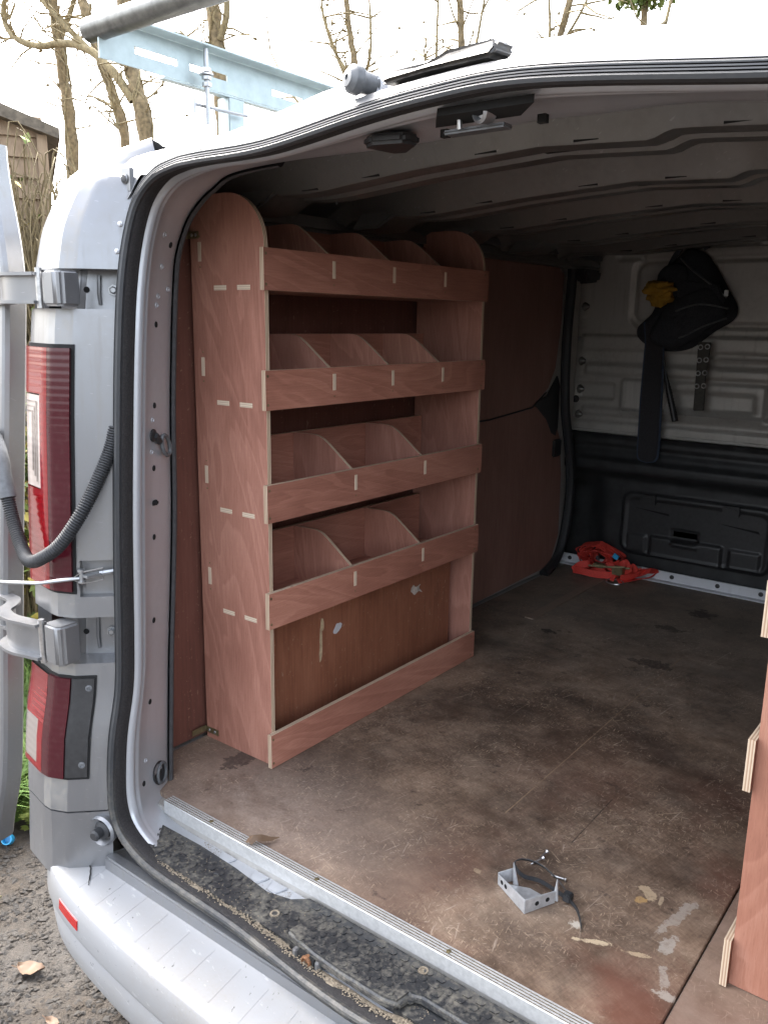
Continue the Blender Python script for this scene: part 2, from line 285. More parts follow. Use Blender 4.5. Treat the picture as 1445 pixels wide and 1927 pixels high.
# ---------------------------------------------------------------- mesh helpers
def V(*a): return Vector(a)
class MB:
    def __init__(s): s.v = []; s.f = []; s.mi = []
    def add(s, vs, fs, mi=0):
        o = len(s.v); s.v += [Vector(p) for p in vs]
        for f in fs: s.f.append(tuple(i + o for i in f)); s.mi.append(mi)
        return s
    def box(s, lo, hi, mi=0, rot=None):
        (a, b, c), (d, e, f) = lo, hi
        vs = [V(a, b, c), V(d, b, c), V(d, e, c), V(a, e, c), V(a, b, f), V(d, b, f), V(d, e, f), V(a, e, f)]
        if rot is not None:
            ctr = V((a + d) / 2, (b + e) / 2, (c + f) / 2); vs = [ctr + rot @ (p - ctr) for p in vs]
        return s.add(vs, [(0, 3, 2, 1), (4, 5, 6, 7), (0, 1, 5, 4), (1, 2, 6, 5), (2, 3, 7, 6), (3, 0, 4, 7)], mi)
    def rows(s, rows, closed_u=False, closed_v=False, mi=0, cap=False):
        n, m = len(rows), len(rows[0]); vs = [p for r in rows for p in r]; fs = []
        for i in range(n if closed_v else n - 1):
            for j in range(m if closed_u else m - 1):
                a = i * m + j; b = i * m + (j + 1) % m; c = ((i + 1) % n) * m + (j + 1) % m; d = ((i + 1) % n) * m + j; fs.append((a, b, c, d))
        if cap: fs.append(tuple(range(m - 1, -1, -1))); fs.append(tuple(range((n - 1) * m, n * m)))
        return s.add(vs, fs, mi)
    def tube(s, path, r, seg=8, cap=True, mi=0, flat=None):
        path = [Vector(p) for p in path]; n = len(path); rows = []
        t0 = (path[1] - path[0]).normalized(); up = V(0, 0, 1) if abs(t0.z) < .9 else V(1, 0, 0); nr = (up - t0 * up.dot(t0)).normalized()
        for i, p in enumerate(path):
            t = (path[min(i + 1, n - 1)] - path[max(i - 1, 0)])
            t = t.normalized() if t.length > 1e-9 else t0
            nr = (nr - t * nr.dot(t)); nr = nr.normalized() if nr.length > 1e-6 else t.orthogonal().normalized(); bn = t.cross(nr)
            rr = r[i] if isinstance(r, (list, tuple)) else r
            if flat: rows.append([p + nr * a * rr + bn * b * rr for a, b in flat])
            else: rows.append([p + (nr * math.cos(2 * math.pi * k / seg) + bn * math.sin(2 * math.pi * k / seg)) * rr for k in range(seg)])
        return s.rows(rows, closed_u=True, cap=cap, mi=mi)
    def lathe(s, c, axis, prof, seg=16, mi=0):
        c = Vector(c); ax = Vector(axis).normalized(); a = ax.orthogonal().normalized(); b = ax.cross(a)
        rows = [[c + ax * h + (a * math.cos(2 * math.pi * k / seg) + b * math.sin(2 * math.pi * k / seg)) * max(r, 1e-5) for k in range(seg)] for r, h in prof]
        return s.rows(rows, closed_u=True, mi=mi, cap=True)
    def prism(s, pts, depth, mi=0, mis=None):
        d = Vector(depth); pts = [Vector(p) for p in pts]; n = len(pts); o = len(s.v)
        s.v += pts + [p + d for p in pts]
        s.f.append(tuple(o + i for i in range(n - 1, -1, -1))); s.f.append(tuple(o + n + i for i in range(n))); s.mi += [mi, mi]
        for i in range(n): s.f.append((o + i, o + (i + 1) % n, o + n + (i + 1) % n, o + n + i)); s.mi.append(mi if mis is None else mis)
        return s
    def mesh(s, name, mats, ang=35, bevel=0, merge=False, bseg=2):
        me = bpy.data.meshes.new(name); me.from_pydata([tuple(p) for p in s.v], [], s.f)
        for m in (mats if isinstance(mats, (list, tuple)) else [mats]): me.materials.append(M[m] if isinstance(m, str) else m)
        me.polygons.foreach_set('material_index', s.mi)
        bm = bmesh.new(); bm.from_mesh(me)
        if merge: bmesh.ops.remove_doubles(bm, verts=bm.verts, dist=1e-5)
        bmesh.ops.recalc_face_normals(bm, faces=bm.faces)
        if bevel:
            es = [e for e in bm.edges if len(e.link_faces) == 2 and e.calc_face_angle(0) > R(30)]
            bmesh.ops.bevel(bm, geom=es, offset=bevel, segments=bseg, affect='EDGES', clamp_overlap=True)
        for f in bm.faces: f.smooth = True
        for e in bm.edges: e.smooth = not (len(e.link_faces) == 2 and e.calc_face_angle(0) > R(ang))
        bm.to_mesh(me); bm.free(); return me
    def obj(s, name, mats, parent=None, **kw):
        return link(bpy.data.objects.new(name, s.mesh(name, mats, **kw)), parent)
def link(o, parent=None):
    COL.objects.link(o)
    if parent is not None: put_in(o, parent)
    return o
def wloc(o):
    return o.matrix_basis.copy() if o.parent is None else wloc(o.parent) @ o.matrix_parent_inverse @ o.matrix_basis
def put_in(o, parent):
    o.parent = parent; o.matrix_parent_inverse = wloc(parent).inverted()
def tag(o, label=None, cat=None, group=None, kind=None):
    for k, v in (('label', label), ('category', cat), ('group', group), ('kind', kind)):
        if v: o[k] = v
    return o
def thing(name, loc, label, cat, group=None):
    o = bpy.data.objects.new(name, None); COL.objects.link(o); o.location = loc; o.empty_display_size = .05
    return tag(o, label, cat, group)
def crom(pts, n, closed=False):
    pts = [Vector(p) for p in pts]; out = []; m = len(pts); segs = m if closed else m - 1
    for i in range(segs):
        if closed: a, b, c, d = (pts[(i + k - 1) % m] for k in range(4))
        else: a, b, c, d = pts[max(i - 1, 0)], pts[i], pts[i + 1], pts[min(i + 2, m - 1)]
        for k in range(n):
            t = k / n; out.append(.5 * ((2 * b) + (c - a) * t + (2 * a - 5 * b + 4 * c - d) * t * t + (3 * b - a - 3 * c + d) * t ** 3))
    if not closed: out.append(pts[-1])
    return out
def lerp(tab, x):
    if x <= tab[0][0]: return tab[0][1]
    for (a, p), (b, q) in zip(tab, tab[1:]):
        if x <= b: return p + (q - p) * (x - a) / (b - a)
    return tab[-1][1]
def sstep(a, b, x):
    t = min(1, max(0, (x - a) / (b - a))); return t * t * (3 - 2 * t)
def rbox(x, z, x0, x1, z0, z1, r, e):
    """1 inside a rounded rectangle, falling to 0 over e."""
    cx, cz, hx, hz = (x0 + x1) / 2, (z0 + z1) / 2, (x1 - x0) / 2 - r, (z1 - z0) / 2 - r
    dx, dz = abs(x - cx) - hx, abs(z - cz) - hz
    d = math.hypot(max(dx, 0), max(dz, 0)) + min(max(dx, dz), 0) - r
    return 1 - sstep(-e, 0, d)
# ================================================================ ground
GZ = -0.56
def gnoise(x, y): return .018 * noise.noise(V(x * 1.3, y * 1.3, 0)) + .012 * noise.noise(V(x * 5, y * 5, 3)) + .007 * noise.noise(V(x * 17, y * 17, 7))
def make_ground():
    xs = [-400, -120, -40, -15, -8, -5] + [-4 + .05 * i for i in range(96)] + [1.2, 3, 8, 20, 60, 150, 400]
    ys = [-400, -120, -40, -12, -5, -2.5] + [-1.4 + .05 * i for i in range(80)] + [3, 5, 10, 30, 100, 400]
    rows = [[V(x, y, GZ + (gnoise(x, y) if -4.2 < x < 1 and -1.6 < y < 2.7 else 0)) for x in xs] for y in ys]
    tag(MB().rows(rows).obj('ground', 'mud'), kind='structure')
make_ground()

# ================================================================ van
XC = 0.575
van = thing('van', (XC, .9, GZ), 'silver panel van seen through its open rear doorway', 'van')
SEAL = [(.575, -.412, -.05), (.3, -.392, -.05), (.13, -.388, -.05), (.03, -.386, -.046), (-.04, -.382, -.03), (-.082, -.381, .0), (-.097, -.382, .05), (-.1, -.378, .12), (-.1, -.369, .2),
        (-.1, -.348, .3), (-.1, -.34, .41), (-.1, -.33, .63), (-.1, -.316, .84), (-.1, -.304, .99), (-.1, -.29, 1.11), (-.092, -.276, 1.2), (-.07, -.265, 1.265), (-.02, -.262, 1.303),
        (.05, -.268, 1.316), (.13, -.281, 1.316), (.3, -.292, 1.315), (.5, -.297, 1.336), (.62, -.299, 1.344), (.72, -.299, 1.346), (.83, -.297, 1.337), (1.035, -.287, 1.312)]
INNER = [(.575, -.25, -.04), (.3, -.25, -.04), (.1, -.25, -.04), (-.03, -.245, -.04), (-.10, -.225, -.03), (-.145, -.20, -.01), (-.158, -.188, .05), (-.16, -.184, .1), (-.16, -.178, .2),
         (-.16, -.172, .3), (-.16, -.163, .41), (-.16, -.147, .63), (-.16, -.14, .84), (-.16, -.13, .99), (-.158, -.122, 1.1), (-.15, -.117, 1.172), (-.116, -.117, 1.233), (-.07, -.12, 1.27),
         (-.023, -.125, 1.291), (.049, -.135, 1.311), (.205, -.145, 1.316), (.403, -.15, 1.311), (.58, -.15, 1.314), (.684, -.15, 1.32), (.79, -.15, 1.317), (.95, -.15, 1.312)]
mirx = lambda p: (2 * XC - p[0], p[1], p[2])
SEAL += [mirx(p) for p in SEAL[17:0:-1]]; INNER += [mirx(p) for p in INNER[17:0:-1]]
NS = 6
sealp = crom(SEAL, NS, True); innp = crom(INNER, NS, True); NP = len(sealp)
frames = []
for i, p in enumerate(sealp):
    t = (sealp[(i + 1) % NP] - sealp[i - 1]).normalized(); r = V(0, -1, 0); r = (r - t * r.dot(t)).normalized(); o = t.cross(r).normalized()
    if o.dot(p - V(XC, p.y, .62)) < 0: o = -o
    frames.append((o, r))
def sweep_seal(name, prof, mat, parent, closed=False, rng=None, ang=50):
    idx = range(NP) if rng is None else range(*rng)
    rows = [[sealp[i % NP] + frames[i % NP][0] * (a * .80) + frames[i % NP][1] * (b * .80) for a, b in prof] for i in idx]
    return MB().rows(rows, closed_v=rng is None, closed_u=closed).obj(name, mat, parent, ang=ang)
seal = sweep_seal('door_seal', [(.005, -.012), (.005, .007), (.002, .012), (.0, .012), (-.001, .005), (-.002, .012), (-.0045, .013), (-.0055, .005), (-.0065, .013), (-.009, .014), (-.010, .006), (-.0115, .015), (-.015, .020), (-.021, .018), (-.024, .011), (-.022, .003)], 'seal_low', van, ang=32)
sweep_seal('seal_felt', [(-.021, .006), (-.0235, .0), (-.022, -.012), (-.019, -.028), (-.014, -.036)], 'felt', seal)
# jamb: pillar reveal, header underside and sill pan are one pressing round the doorway
rows = []
for i in range(NP):
    o, r = frames[i]; a = sealp[i] - o * .012 - r * .034; b = innp[i]; d = b - a; L = max(d.length, 1e-3); du = d / L
    nrm = -(o - du * o.dot(du)); nrm = nrm.normalized() if nrm.length > 1e-4 else -o
    hs = .1 + .32 * sstep(-.03, .03, sealp[i].z); row = [a + o * .02 + r * .02, a]
    for s, h in ((.04, .012), (.075, .014), (.10, .012), (.125, .002), (.15, .002), (.175, .009), (.21, .009), (.26, .002), (.5, .0), (.75, -.001), (.93, .0), (1.0, -.006)): row.append(a + d * s + nrm * h * hs)
    row.append(b + o * .03 + V(0, .006, 0)); row.append(b + o * (.11 if b.z < 1.2 else .06) + V(0, .02, 0))
    rows.append(row)
jamb = MB().rows(rows, closed_v=True).obj('door_jamb', 'jamb', van, ang=60)
def jpoint(z, s):
    """a point on the left jamb face at height z and its outward normal."""
    k = min((i for i in range(4 * NS, 16 * NS)), key=lambda i: abs(sealp[i].z * (1 - s) + innp[i].z * s - z))
    o, r = frames[k]; a = sealp[k] - o * .012 - r * .034; d = innp[k] - a; du = d.normalized(); n = -(o - du * o.dot(du)).normalized()
    return a + d * s, n, du
for z, s in ((1.187, .75), (1.039, .5), (.881, .5), (.731, .48), (.593, .48), (.417, .48), (.238, .46), (.05, .34)):
    p, n, du = jpoint(z, s); MB().lathe(p - n * .004, n, [(.0062, 0), (.0062, .0052), (.005, .0056)], 14).obj('jamb_hole', 'hole', jamb)
p, n, du = jpoint(.662, .48); MB().box(p - V(.006, .010, .0055), p + V(.006, .010, .0055)).obj('jamb_hole', 'hole', jamb, bevel=.003)
for z, s in ((1.205, .5), (1.15, .58), (1.10, .82), (1.09, .53), (1.062, .5), (.83, .45), (.77, .42), (.10, .4)):
    p, n, du = jpoint(z, s); MB().lathe(p - n * .001, n, [(.0065, 0), (.006, .002), (.004, .003), (.0036, .0015)], 14).obj('jamb_dimple', 'jamb', jamb)
# rubber-edged trim inside the left pillar
rows = []
for i in range(5 * NS, 20 * NS):
    o, r = frames[i]; b = innp[i]; rows.append([b + V(0, -.002, 0) - o * .004, b - o * .006 + V(0, .006, 0), b - o * .002 + V(0, .012, 0), b + o * .012 + V(0, .022, 0), b + o * .09 + V(0, .03, 0)])
MB().rows(rows).obj('pillar_trim', 'black_trim', van)
# tie-down ring on the pillar, ring in the foot of the pillar
p, n, du = jpoint(.81, .45); up = n.cross(du)
tr = MB().lathe(p, n, [(.013, 0), (.013, .004), (.009, .006)], 16).tube([p + n * .005, p + n * .006 + du * .02 - V(0, 0, .016)], .008, 8).obj('tie_ring_plate', 'black', van)
MB().tube([p + n * .006 + du * .02 - V(0, 0, .016) + du * .024 * (1 - math.cos(t)) * .8 + (V(0, 0, .020) * math.sin(t)) - V(0, 0, .010) * (1 - math.cos(t)) + n * .004 for t in [R(k) for k in range(-100, 281, 20)]], .0045, 8).obj('tie_ring', 'grey_plastic', tr)
p, n, du = jpoint(.045, .72)
MB().lathe(p - n * .004, n, [(.024, 0), (.027, .006), (.024, .008), (.017, .004), (.012, .004)], 20).obj('lashing_eye', 'black', van)
MB().tube([p + n * .009 + du * .019 * math.cos(t) + V(0, 0, .024) * math.sin(t) for t in [R(k) for k in range(0, 361, 20)]], .0035, 8).obj('lashing_ring', 'grey_plastic', van)

# ---- outer corner of the body: sections S(t) at height z
def ysz(z): return lerp([(-.2, -.40), (-.02, -.395), (.07, -.395), (.2, -.382), (.3, -.36), (.41, -.352), (.63, -.34), (.84, -.328), (1.0, -.315), (1.12, -.30), (1.22, -.283), (1.31, -.262), (1.4, -.22)], z)
SEC = [(-.093, .012), (-.125, -.022), (-.155, -.052), (-.19, -.068), (-.215, -.068), (-.30, -.053), (-.356, -.021), (-.384, .025), (-.395, .08), (-.40, .16)]
def pil(t, z, off=0.0):
    t = min(max(t, 0), len(SEC) - 1); i = min(int(t), len(SEC) - 2); f = t - i
    def at(tt):
        ii = min(int(tt), len(SEC) - 2); g = tt - ii; a, b = SEC[ii], SEC[ii + 1]; return a[0] + (b[0] - a[0]) * g, a[1] + (b[1] - a[1]) * g
    x, dy = at(t); w = min(1, max(0, (-.11 - x) / .25))
    tum = lerp([(1.05, 0), (1.15, .012), (1.25, .035), (1.31, .06), (1.35, .09), (1.375, .13), (1.39, .19)], z); tuy = lerp([(1.2, 0), (1.3, .015), (1.35, .04), (1.39, .10)], z)
    low = lerp([(-.12, .012), (.05, .004), (.12, 0)], z)
    p = V(x + tum * w - low * w, ysz(z) + dy * (1 - .25 * sstep(1.2, 1.39, z)) + tuy * (.7 + .3 * sstep(0, .3, w)) - low * .6, z - (1 - sstep(0, .6, w)) * max(0, z - 1.30) * .75)
    if off:
        x0, y0 = at(max(t - .3, 0)); x1, y1 = at(min(t + .3, len(SEC) - 1)); tx, ty = x1 - x0, y1 - y0; L = math.hypot(tx, ty)
        p += V(-ty / L, tx / L, 0) * off
    return p
def patch(mb, t0, t1, z0, z1, off=0.0, dt=.25, dz=.04, fx=lambda p: p, mi=0):
    nt = max(1, round((t1 - t0) / dt)); nz = max(1, round((z1 - z0) / dz))
    if mi == 0 and off == 0 and t0 < 2 and t1 > 4.1:
        patch(mb, t0, 2, z0, z1, off, dt, dz, fx, 9); patch(mb, 2, 4, z0, z1, off, dt, dz, fx, 1); patch(mb, 4, t1, z0, z1, off, dt, dz, fx, 9); return
    mb.rows([[fx(pil(t0 + (t1 - t0) * i / nt, z0 + (z1 - z0) * j / nz, off)) for i in range(nt + 1)] for j in range(nz + 1)], mi=0 if mi == 9 else mi)
def walls(mb, t0, t1, z0, z1, o0, o1, dt=.25, fx=lambda p: p, sides=True):
    nt = max(1, round((t1 - t0) / dt)); ts = [t0 + (t1 - t0) * i / nt for i in range(nt + 1)]
    for z in (z0, z1): mb.rows([[fx(pil(t, z, o)) for t in ts] for o in (o0, o1)])
    if sides:
        for t in (t0, t1): mb.rows([[fx(pil(t, z0 + (z1 - z0) * j / 4, o)) for j in range(5)] for o in (o0, o1)])
TE = len(SEC) - 1
POCKETS = ((1.058, 1.132), (.355, .452))
def make_pillar(fx, left):
    mb = MB(); bands = [(.04, .355), (.452, 1.058), (1.132, 1.39)]
    if left:
        patch(mb, 0, TE, .04, .355, fx=fx); patch(mb, 0, TE, 1.132, 1.39, dz=.02, fx=fx)
        patch(mb, 0, TE, .452, .495, fx=fx); patch(mb, 1.75, TE, .495, .57, fx=fx); patch(mb, 0, TE, .57, 1.058, fx=fx)
        patch(mb, 0, 1.75, .495, .57, -.022, fx=fx); walls(mb, 0, 1.75, .495, .57, 0, -.022, fx=fx)
    else:
        for a, b in bands: patch(mb, 0, TE, a, b, fx=fx)
    for a, b in POCKETS:
        patch(mb, 0, 5.2, a, b, -.055, fx=fx); patch(mb, 6.2, TE, a, b, 0, fx=fx); walls(mb, 0, 6.2, a, b, 0, -.055, fx=fx, sides=False)
        mb.rows([[fx(pil(6.2, a, o)), fx(pil(6.2, b, o))] for o in (0, -.03)])
    o = mb.obj('rear_pillar', ['silver', 'silver_dusty'], van, ang=24, merge=True)
    low = MB(); patch(low, 0, TE, -.11, .036, -.001, fx=fx); walls(low, 0, TE, -.11, .036, -.001, -.012, fx=fx, sides=False); low.obj('pillar_foot', 'silver', van, ang=24)
    return o
pillar = make_pillar(lambda p: p, True); make_pillar(lambda p: V(2 * XC - p.x, p.y, p.z), False)
# dusty facet strips on the ridge (road film): slightly proud film on the pillar is left to the material
def make_lamp(fx, left):
    lamp = MB(); patch(lamp, 1.9, 6.9, .502, .992, .003, fx=fx); walls(lamp, 1.9, 6.9, .502, .992, .003, -.01, fx=fx)
    lo = lamp.obj('tail_lamp', 'hole', van, ang=24)
    a = MB(); patch(a, 2.05, 3.5, .508, .985, .009, dt=.15, fx=fx); walls(a, 2.05, 3.5, .508, .985, .009, 0, fx=fx); a.obj('dark_lens', 'dark_lens', lo, ang=24)
    for z0, z1 in ((.508, .705), (.895, .985)):
        b = MB(); patch(b, 3.53, 6.8, z0, z1, .009, dt=.15, fx=fx); walls(b, 3.53, 6.8, z0, z1, .009, 0, fx=fx); b.obj('brake_lens', 'red_lens', lo, ang=24)
    b = MB(); patch(b, 3.53, 4.2, .705, .895, .009, dt=.15, fx=fx); walls(b, 3.53, 4.2, .705, .895, .009, 0, fx=fx); b.obj('brake_lens', 'red_lens', lo, ang=24)
    c = MB(); patch(c, 4.22, 6.8, .708, .892, .008, dt=.15, fx=fx); walls(c, 4.22, 6.8, .708, .892, .008, 0, fx=fx); cl = c.obj('reversing_lens', 'clear_lens', lo, ang=24)
    if left:
        for q in range(3):
            e = .012 + .010 * q; d = MB()
            for (u0, u1, w0, w1) in ((4.22 + e * 12, 4.28 + e * 12, .708 + e, .892 - e), (4.22 + e * 12, 6.8, .889 - e, .892 - e)): patch(d, u0, u1, w0, w1, .0095, fx=fx)
            d.obj('lens_step', 'grey_lens', cl)
    # lower fog lamp
    g = MB(); patch(g, 1.0, 6.9, .112, .33, .003, fx=fx); walls(g, 1.0, 6.9, .112, .33, .003, -.01, fx=fx); fo = g.obj('fog_lamp', 'hole', van, ang=24)
    a = MB(); patch(a, 1.1, 2.15, .118, .325, .006, dt=.15, fx=fx); walls(a, 1.1, 2.15, .118, .325, .006, 0, fx=fx); a.obj('lamp_plate', 'black', fo, ang=24)
    a = MB(); patch(a, 2.18, 3.95, .116, .325, .009, dt=.15, fx=fx); walls(a, 2.18, 3.95, .116, .325, .009, 0, fx=fx); a.obj('dark_lens', 'dark_lens', fo, ang=24)
    a = MB(); patch(a, 3.98, 6.8, .222, .325, .009, dt=.15, fx=fx); patch(a, 3.98, 4.3, .116, .222, .009, dt=.15, fx=fx); patch(a, 4.3, 6.8, .116, .128, .009, dt=.15, fx=fx); a.obj('red_lens', 'red_lens', fo, ang=24)
    a = MB(); patch(a, 4.3, 6.8, .128, .222, .0085, dt=.15, fx=fx); a.obj('smoky_lens', 'grey_lens', fo, ang=24)
    for z in (.305, .145):
        p = pil(1.35, z, .006); p2 = pil(1.35, z, .02); n = (p2 - p).normalized(); MB().lathe(fx(p), fx(p2) - fx(p), [(.007, 0), (.007, .002), (.004, .003), (.003, .001)], 12).obj('lamp_screw', 'grey_plastic', fo)
make_lamp(lambda p: p, True); make_lamp(lambda p: V(2 * XC - p.x, p.y, p.z), False)
# hinge brackets in the two pockets, with bolt and gusset, and the folded-out hinge arms
def hinge(zc, h):
    z0, z1 = zc - h / 2, zc + h / 2
    y = ysz(zc)
    hb = MB().prism([V(-.145, y - .045, z0), V(-.142, y - .085, z0), V(-.150, y - .098, z0), V(-.185, y - .10, z0), V(-.196, y - .092, z0), V(-.196, y - .05, z0)], (0, 0, h)).obj('hinge', 'silver', van, bevel=.005, bseg=3)
    MB().tube([V(-.205, y - .094, z0 - .004), V(-.205, y - .094, z1 + .004)], .0065, 12).obj('hinge_pin', 'steel', hb)
    arm = crom([(-.205, y - .094, 0), (-.235, y - .10, 0), (-.285, y - .11, 0), (-.335, y - .10, 0), (-.36, y - .07, 0), (-.385, y - .05, 0), (-.42, y - .045, 0), (-.52, y - .045, 0)], 5)
    m = MB(); n = len(arm)
    m.rows([[p + V(0, 0, z0 + .010), p + V(0, 0, z1 - .010)] for p in arm])
    nr = [V(-(arm[min(i + 1, n - 1)] - arm[max(i - 1, 0)]).y, (arm[min(i + 1, n - 1)] - arm[max(i - 1, 0)]).x, 0).normalized() for i in range(n)]
    for zz in (z0 + .004, z1 - .010):
        m.rows([[p + V(0, 0, zz), p + q * .016 + V(0, 0, zz), p + q * .016 + V(0, 0, zz + .006), p + V(0, 0, zz + .006)] for p, q in zip(arm, nr)], closed_u=True, cap=True)
        m.rows([[p + V(0, 0, zz), p - q * .012 + V(0, 0, zz), p - q * .012 + V(0, 0, zz + .006), p + V(0, 0, zz + .006)] for p, q in zip(arm, nr)], closed_u=True, cap=True)
    m.obj('hinge_arm', 'silver', hb, ang=40)
    b = pil(.55, zc, -.052); b2 = pil(.55, zc, -.03)
    MB().lathe(b, b2 - b, [(.011, 0), (.011, .003), (.0075, .003), (.0075, .009), (.005, .011)], 6).obj('hinge_bolt', 'galv', hb)
    MB().lathe(pil(1.9, zc, -.054), pil(1.9, zc, 0) - pil(1.9, zc, -.054), [(.006, 0), (.006, .0012)], 12).obj('pocket_hole', 'hole', hb)
    g0, g1 = pil(.18, zc, -.054), pil(.18, zc, -.022)
    MB().prism([g0 + V(0, 0, -h * .48), g1 + V(0, 0, -h * .2), g1 + V(0, 0, h * .15), g0 + V(0, 0, h * .48)], (-.004, .001, 0)).obj('gusset', 'silver', hb, bevel=.001)
    c = pil(1.15, zc, -.05); MB().tube([c + V(0, 0, -h * .42), c + V(.002, -.004, -h * .1), c + V(0, 0, h * .42)], .0035, 8).obj('pressed_rib', 'silver', hb)
for zc, h in ((1.095, .066), (.404, .084)): hinge(zc, h)
# door check strap in its recess
cy0 = pil(.9, .535, -.012)
cs = MB().tube([V(-.098, -.318, .548), V(-.125, -.36, .543)], .006, 8).box((-.135, -.392, .5395), (-.118, -.35, .5445)).obj('door_check_strap', 'galv', van)
MB().lathe((-.138, -.392, .528), (0, 0, 1), [(.007, 0), (.007, .004), (.0045, .004), (.0045, .022), (.007, .022), (.007, .027)], 10).obj('check_pin', 'galv', cs)
MB().tube([(-.140, -.395, .537), (-.165, -.425, .534), (-.20, -.448, .527), (-.30, -.462, .512), (-.47, -.47, .487)], .0038, 8).obj('check_rod', 'galv', cs)
MB().tube([(-.135, -.395, .55), (-.112, -.36, .556), (-.112, -.36, .532), (-.135, -.395, .527), (-.152, -.405, .535), (-.135, -.395, .55)], .0014, 6).obj('spring_clip', 'steel', cs)
# rubber stop in a round housing near the bumper
MB().lathe((-.108, -.395, -.005), (.25, -.97, 0), [(.030, -.012), (.034, .012), (.030, .018), (.026, .012), (.022, .004)], 22).obj('stop_housing', 'silver', van)
MB().lathe((-.108, -.395, -.005), (.25, -.97, 0), [(.020, -.01), (.020, .012), (.012, .016), (.012, .032), (.008, .036)], 18).obj('rubber_stop', 'rubber', van)
# roof-height clip beside the seal
p = pil(.5, 1.30, .002); MB().box(p + V(-.016, -.003, -.026), p + V(.014, .006, .018)).lathe(p + V(-.002, -.003, -.002), (0, -1, 0), [(.009, 0), (.009, .004), (.006, .005)], 14, mi=1).obj('gutter_clip', ['silver', 'rubber'], van, bevel=.002)
for z in (1.165, 1.215): MB().lathe(pil(.35, z, 0), (0, -1, 0), [(.0055, 0), (.0045, .004), (.002, .0055)], 10).obj('white_plug', 'white_metal', van)

# ---- corrugated cable conduit from the pillar to the door
cpath = crom([(-.106, -.318, .835), (-.106, -.332, .79), (-.107, -.362, .735), (-.108, -.402, .675), (-.135, -.435, .615), (-.175, -.455, .583), (-.215, -.455, .572), (-.255, -.445, .583), (-.30, -.435, .63), (-.325, -.43, .68)], 14)
fine = []; L = 0
for a, b in zip(cpath, cpath[1:]): L += (b - a).length
n = int(L / .0017); acc = [0]
for a, b in zip(cpath, cpath[1:]): acc.append(acc[-1] + (b - a).length)
pts, rad = [], []; j = 0
for i in range(n + 1):
    s = L * i / n
    while j < len(acc) - 2 and acc[j + 1] < s: j += 1
    pts.append(cpath[j].lerp(cpath[j + 1], (s - acc[j]) / (acc[j + 1] - acc[j]))); rad.append(.0135 if (i % 3) else .0108)
conduit = MB().tube(pts, rad, 14).obj('cable_conduit', 'rubber', van, ang=80)
MB().tube(crom([(-.325, -.43, .68), (-.34, -.428, .72), (-.365, -.42, .757), (-.41, -.405, .785), (-.46, -.39, .79)], 5), [.0175] * 8 + [.019] * 8 + [.021] * 5, 14).obj('conduit_sleeve', 'grey_plastic', conduit)

# ---- open rear door, folded right round, inner face to the back
def door_edge_y(z): return lerp([(-.2, -.47), (.1, -.435), (.5, -.40), (1.0, -.352), (1.4, -.315)], z)
door = MB(); nz, nx = 46, 40; rows = []
def door_outline(z): return -.430 - .085 * sstep(1.05, 1.42, z) ** 1.3 - .03 * sstep(.02, -.17, z)
for j in range(nz + 1):
    z = -.16 + 1.56 * j / nz; xr = door_outline(z); row = []
    ring = [(.016, .058), (.006, .05), (0, .012), (.004, .003), (.010, .0), (.020, .0), (.026, .006), (.034, .006), (.040, .0), (.052, -.002), (.060, .006), (.075, .012)]
    for u, d in ring: row.append(V(xr - u, door_edge_y(z) + d, z))
    for k in range(1, 26):
        u = .075 + .58 * k / 25; x = xr - u; h = .012 + .02 * rbox(u, z, .12, .56, .06, .55, .05, .03) + .02 * rbox(u, z, .12, .56, .68, 1.24, .06, .03)
        row.append(V(x, door_edge_y(z) + h, z))
    row.append(V(xr - .70, door_edge_y(z), z)); row.append(V(xr - .70, door_edge_y(z) + .075, z))
    rows.append(row)
rd = door.rows(rows, closed_u=True, cap=True).obj('rear_door', 'silver', van, ang=18)
def on_door(u, z, d=0): return V(door_outline(z) - u, door_edge_y(z) + d, z)
for z in (.50, .33): MB().lathe(on_door(.035, z, -.001), (0, -1, 0), [(.012, 0), (.012, .004), (.008, .006), (.004, .003)], 12).obj('door_bolt', 'galv', rd)
MB().box(on_door(.11, .50, -.004), on_door(.028, .565, .008)).obj('latch_plate', 'black', rd, bevel=.004)
MB().prism([on_door(.03, .75, -.006), on_door(.022, .80, -.006), on_door(.03, .845, -.006), on_door(.10, .85, -.006), on_door(.10, .74, -.006)], (0, .02, 0)).obj('conduit_flange', 'black', rd, bevel=.004)
for z in (.95, 1.0, 1.2): MB().lathe(on_door(.055, z, .002), (0, -1, 0), [(.008, 0), (.008, .002), (.004, .003)], 12).obj('door_plug', 'steel', rd)

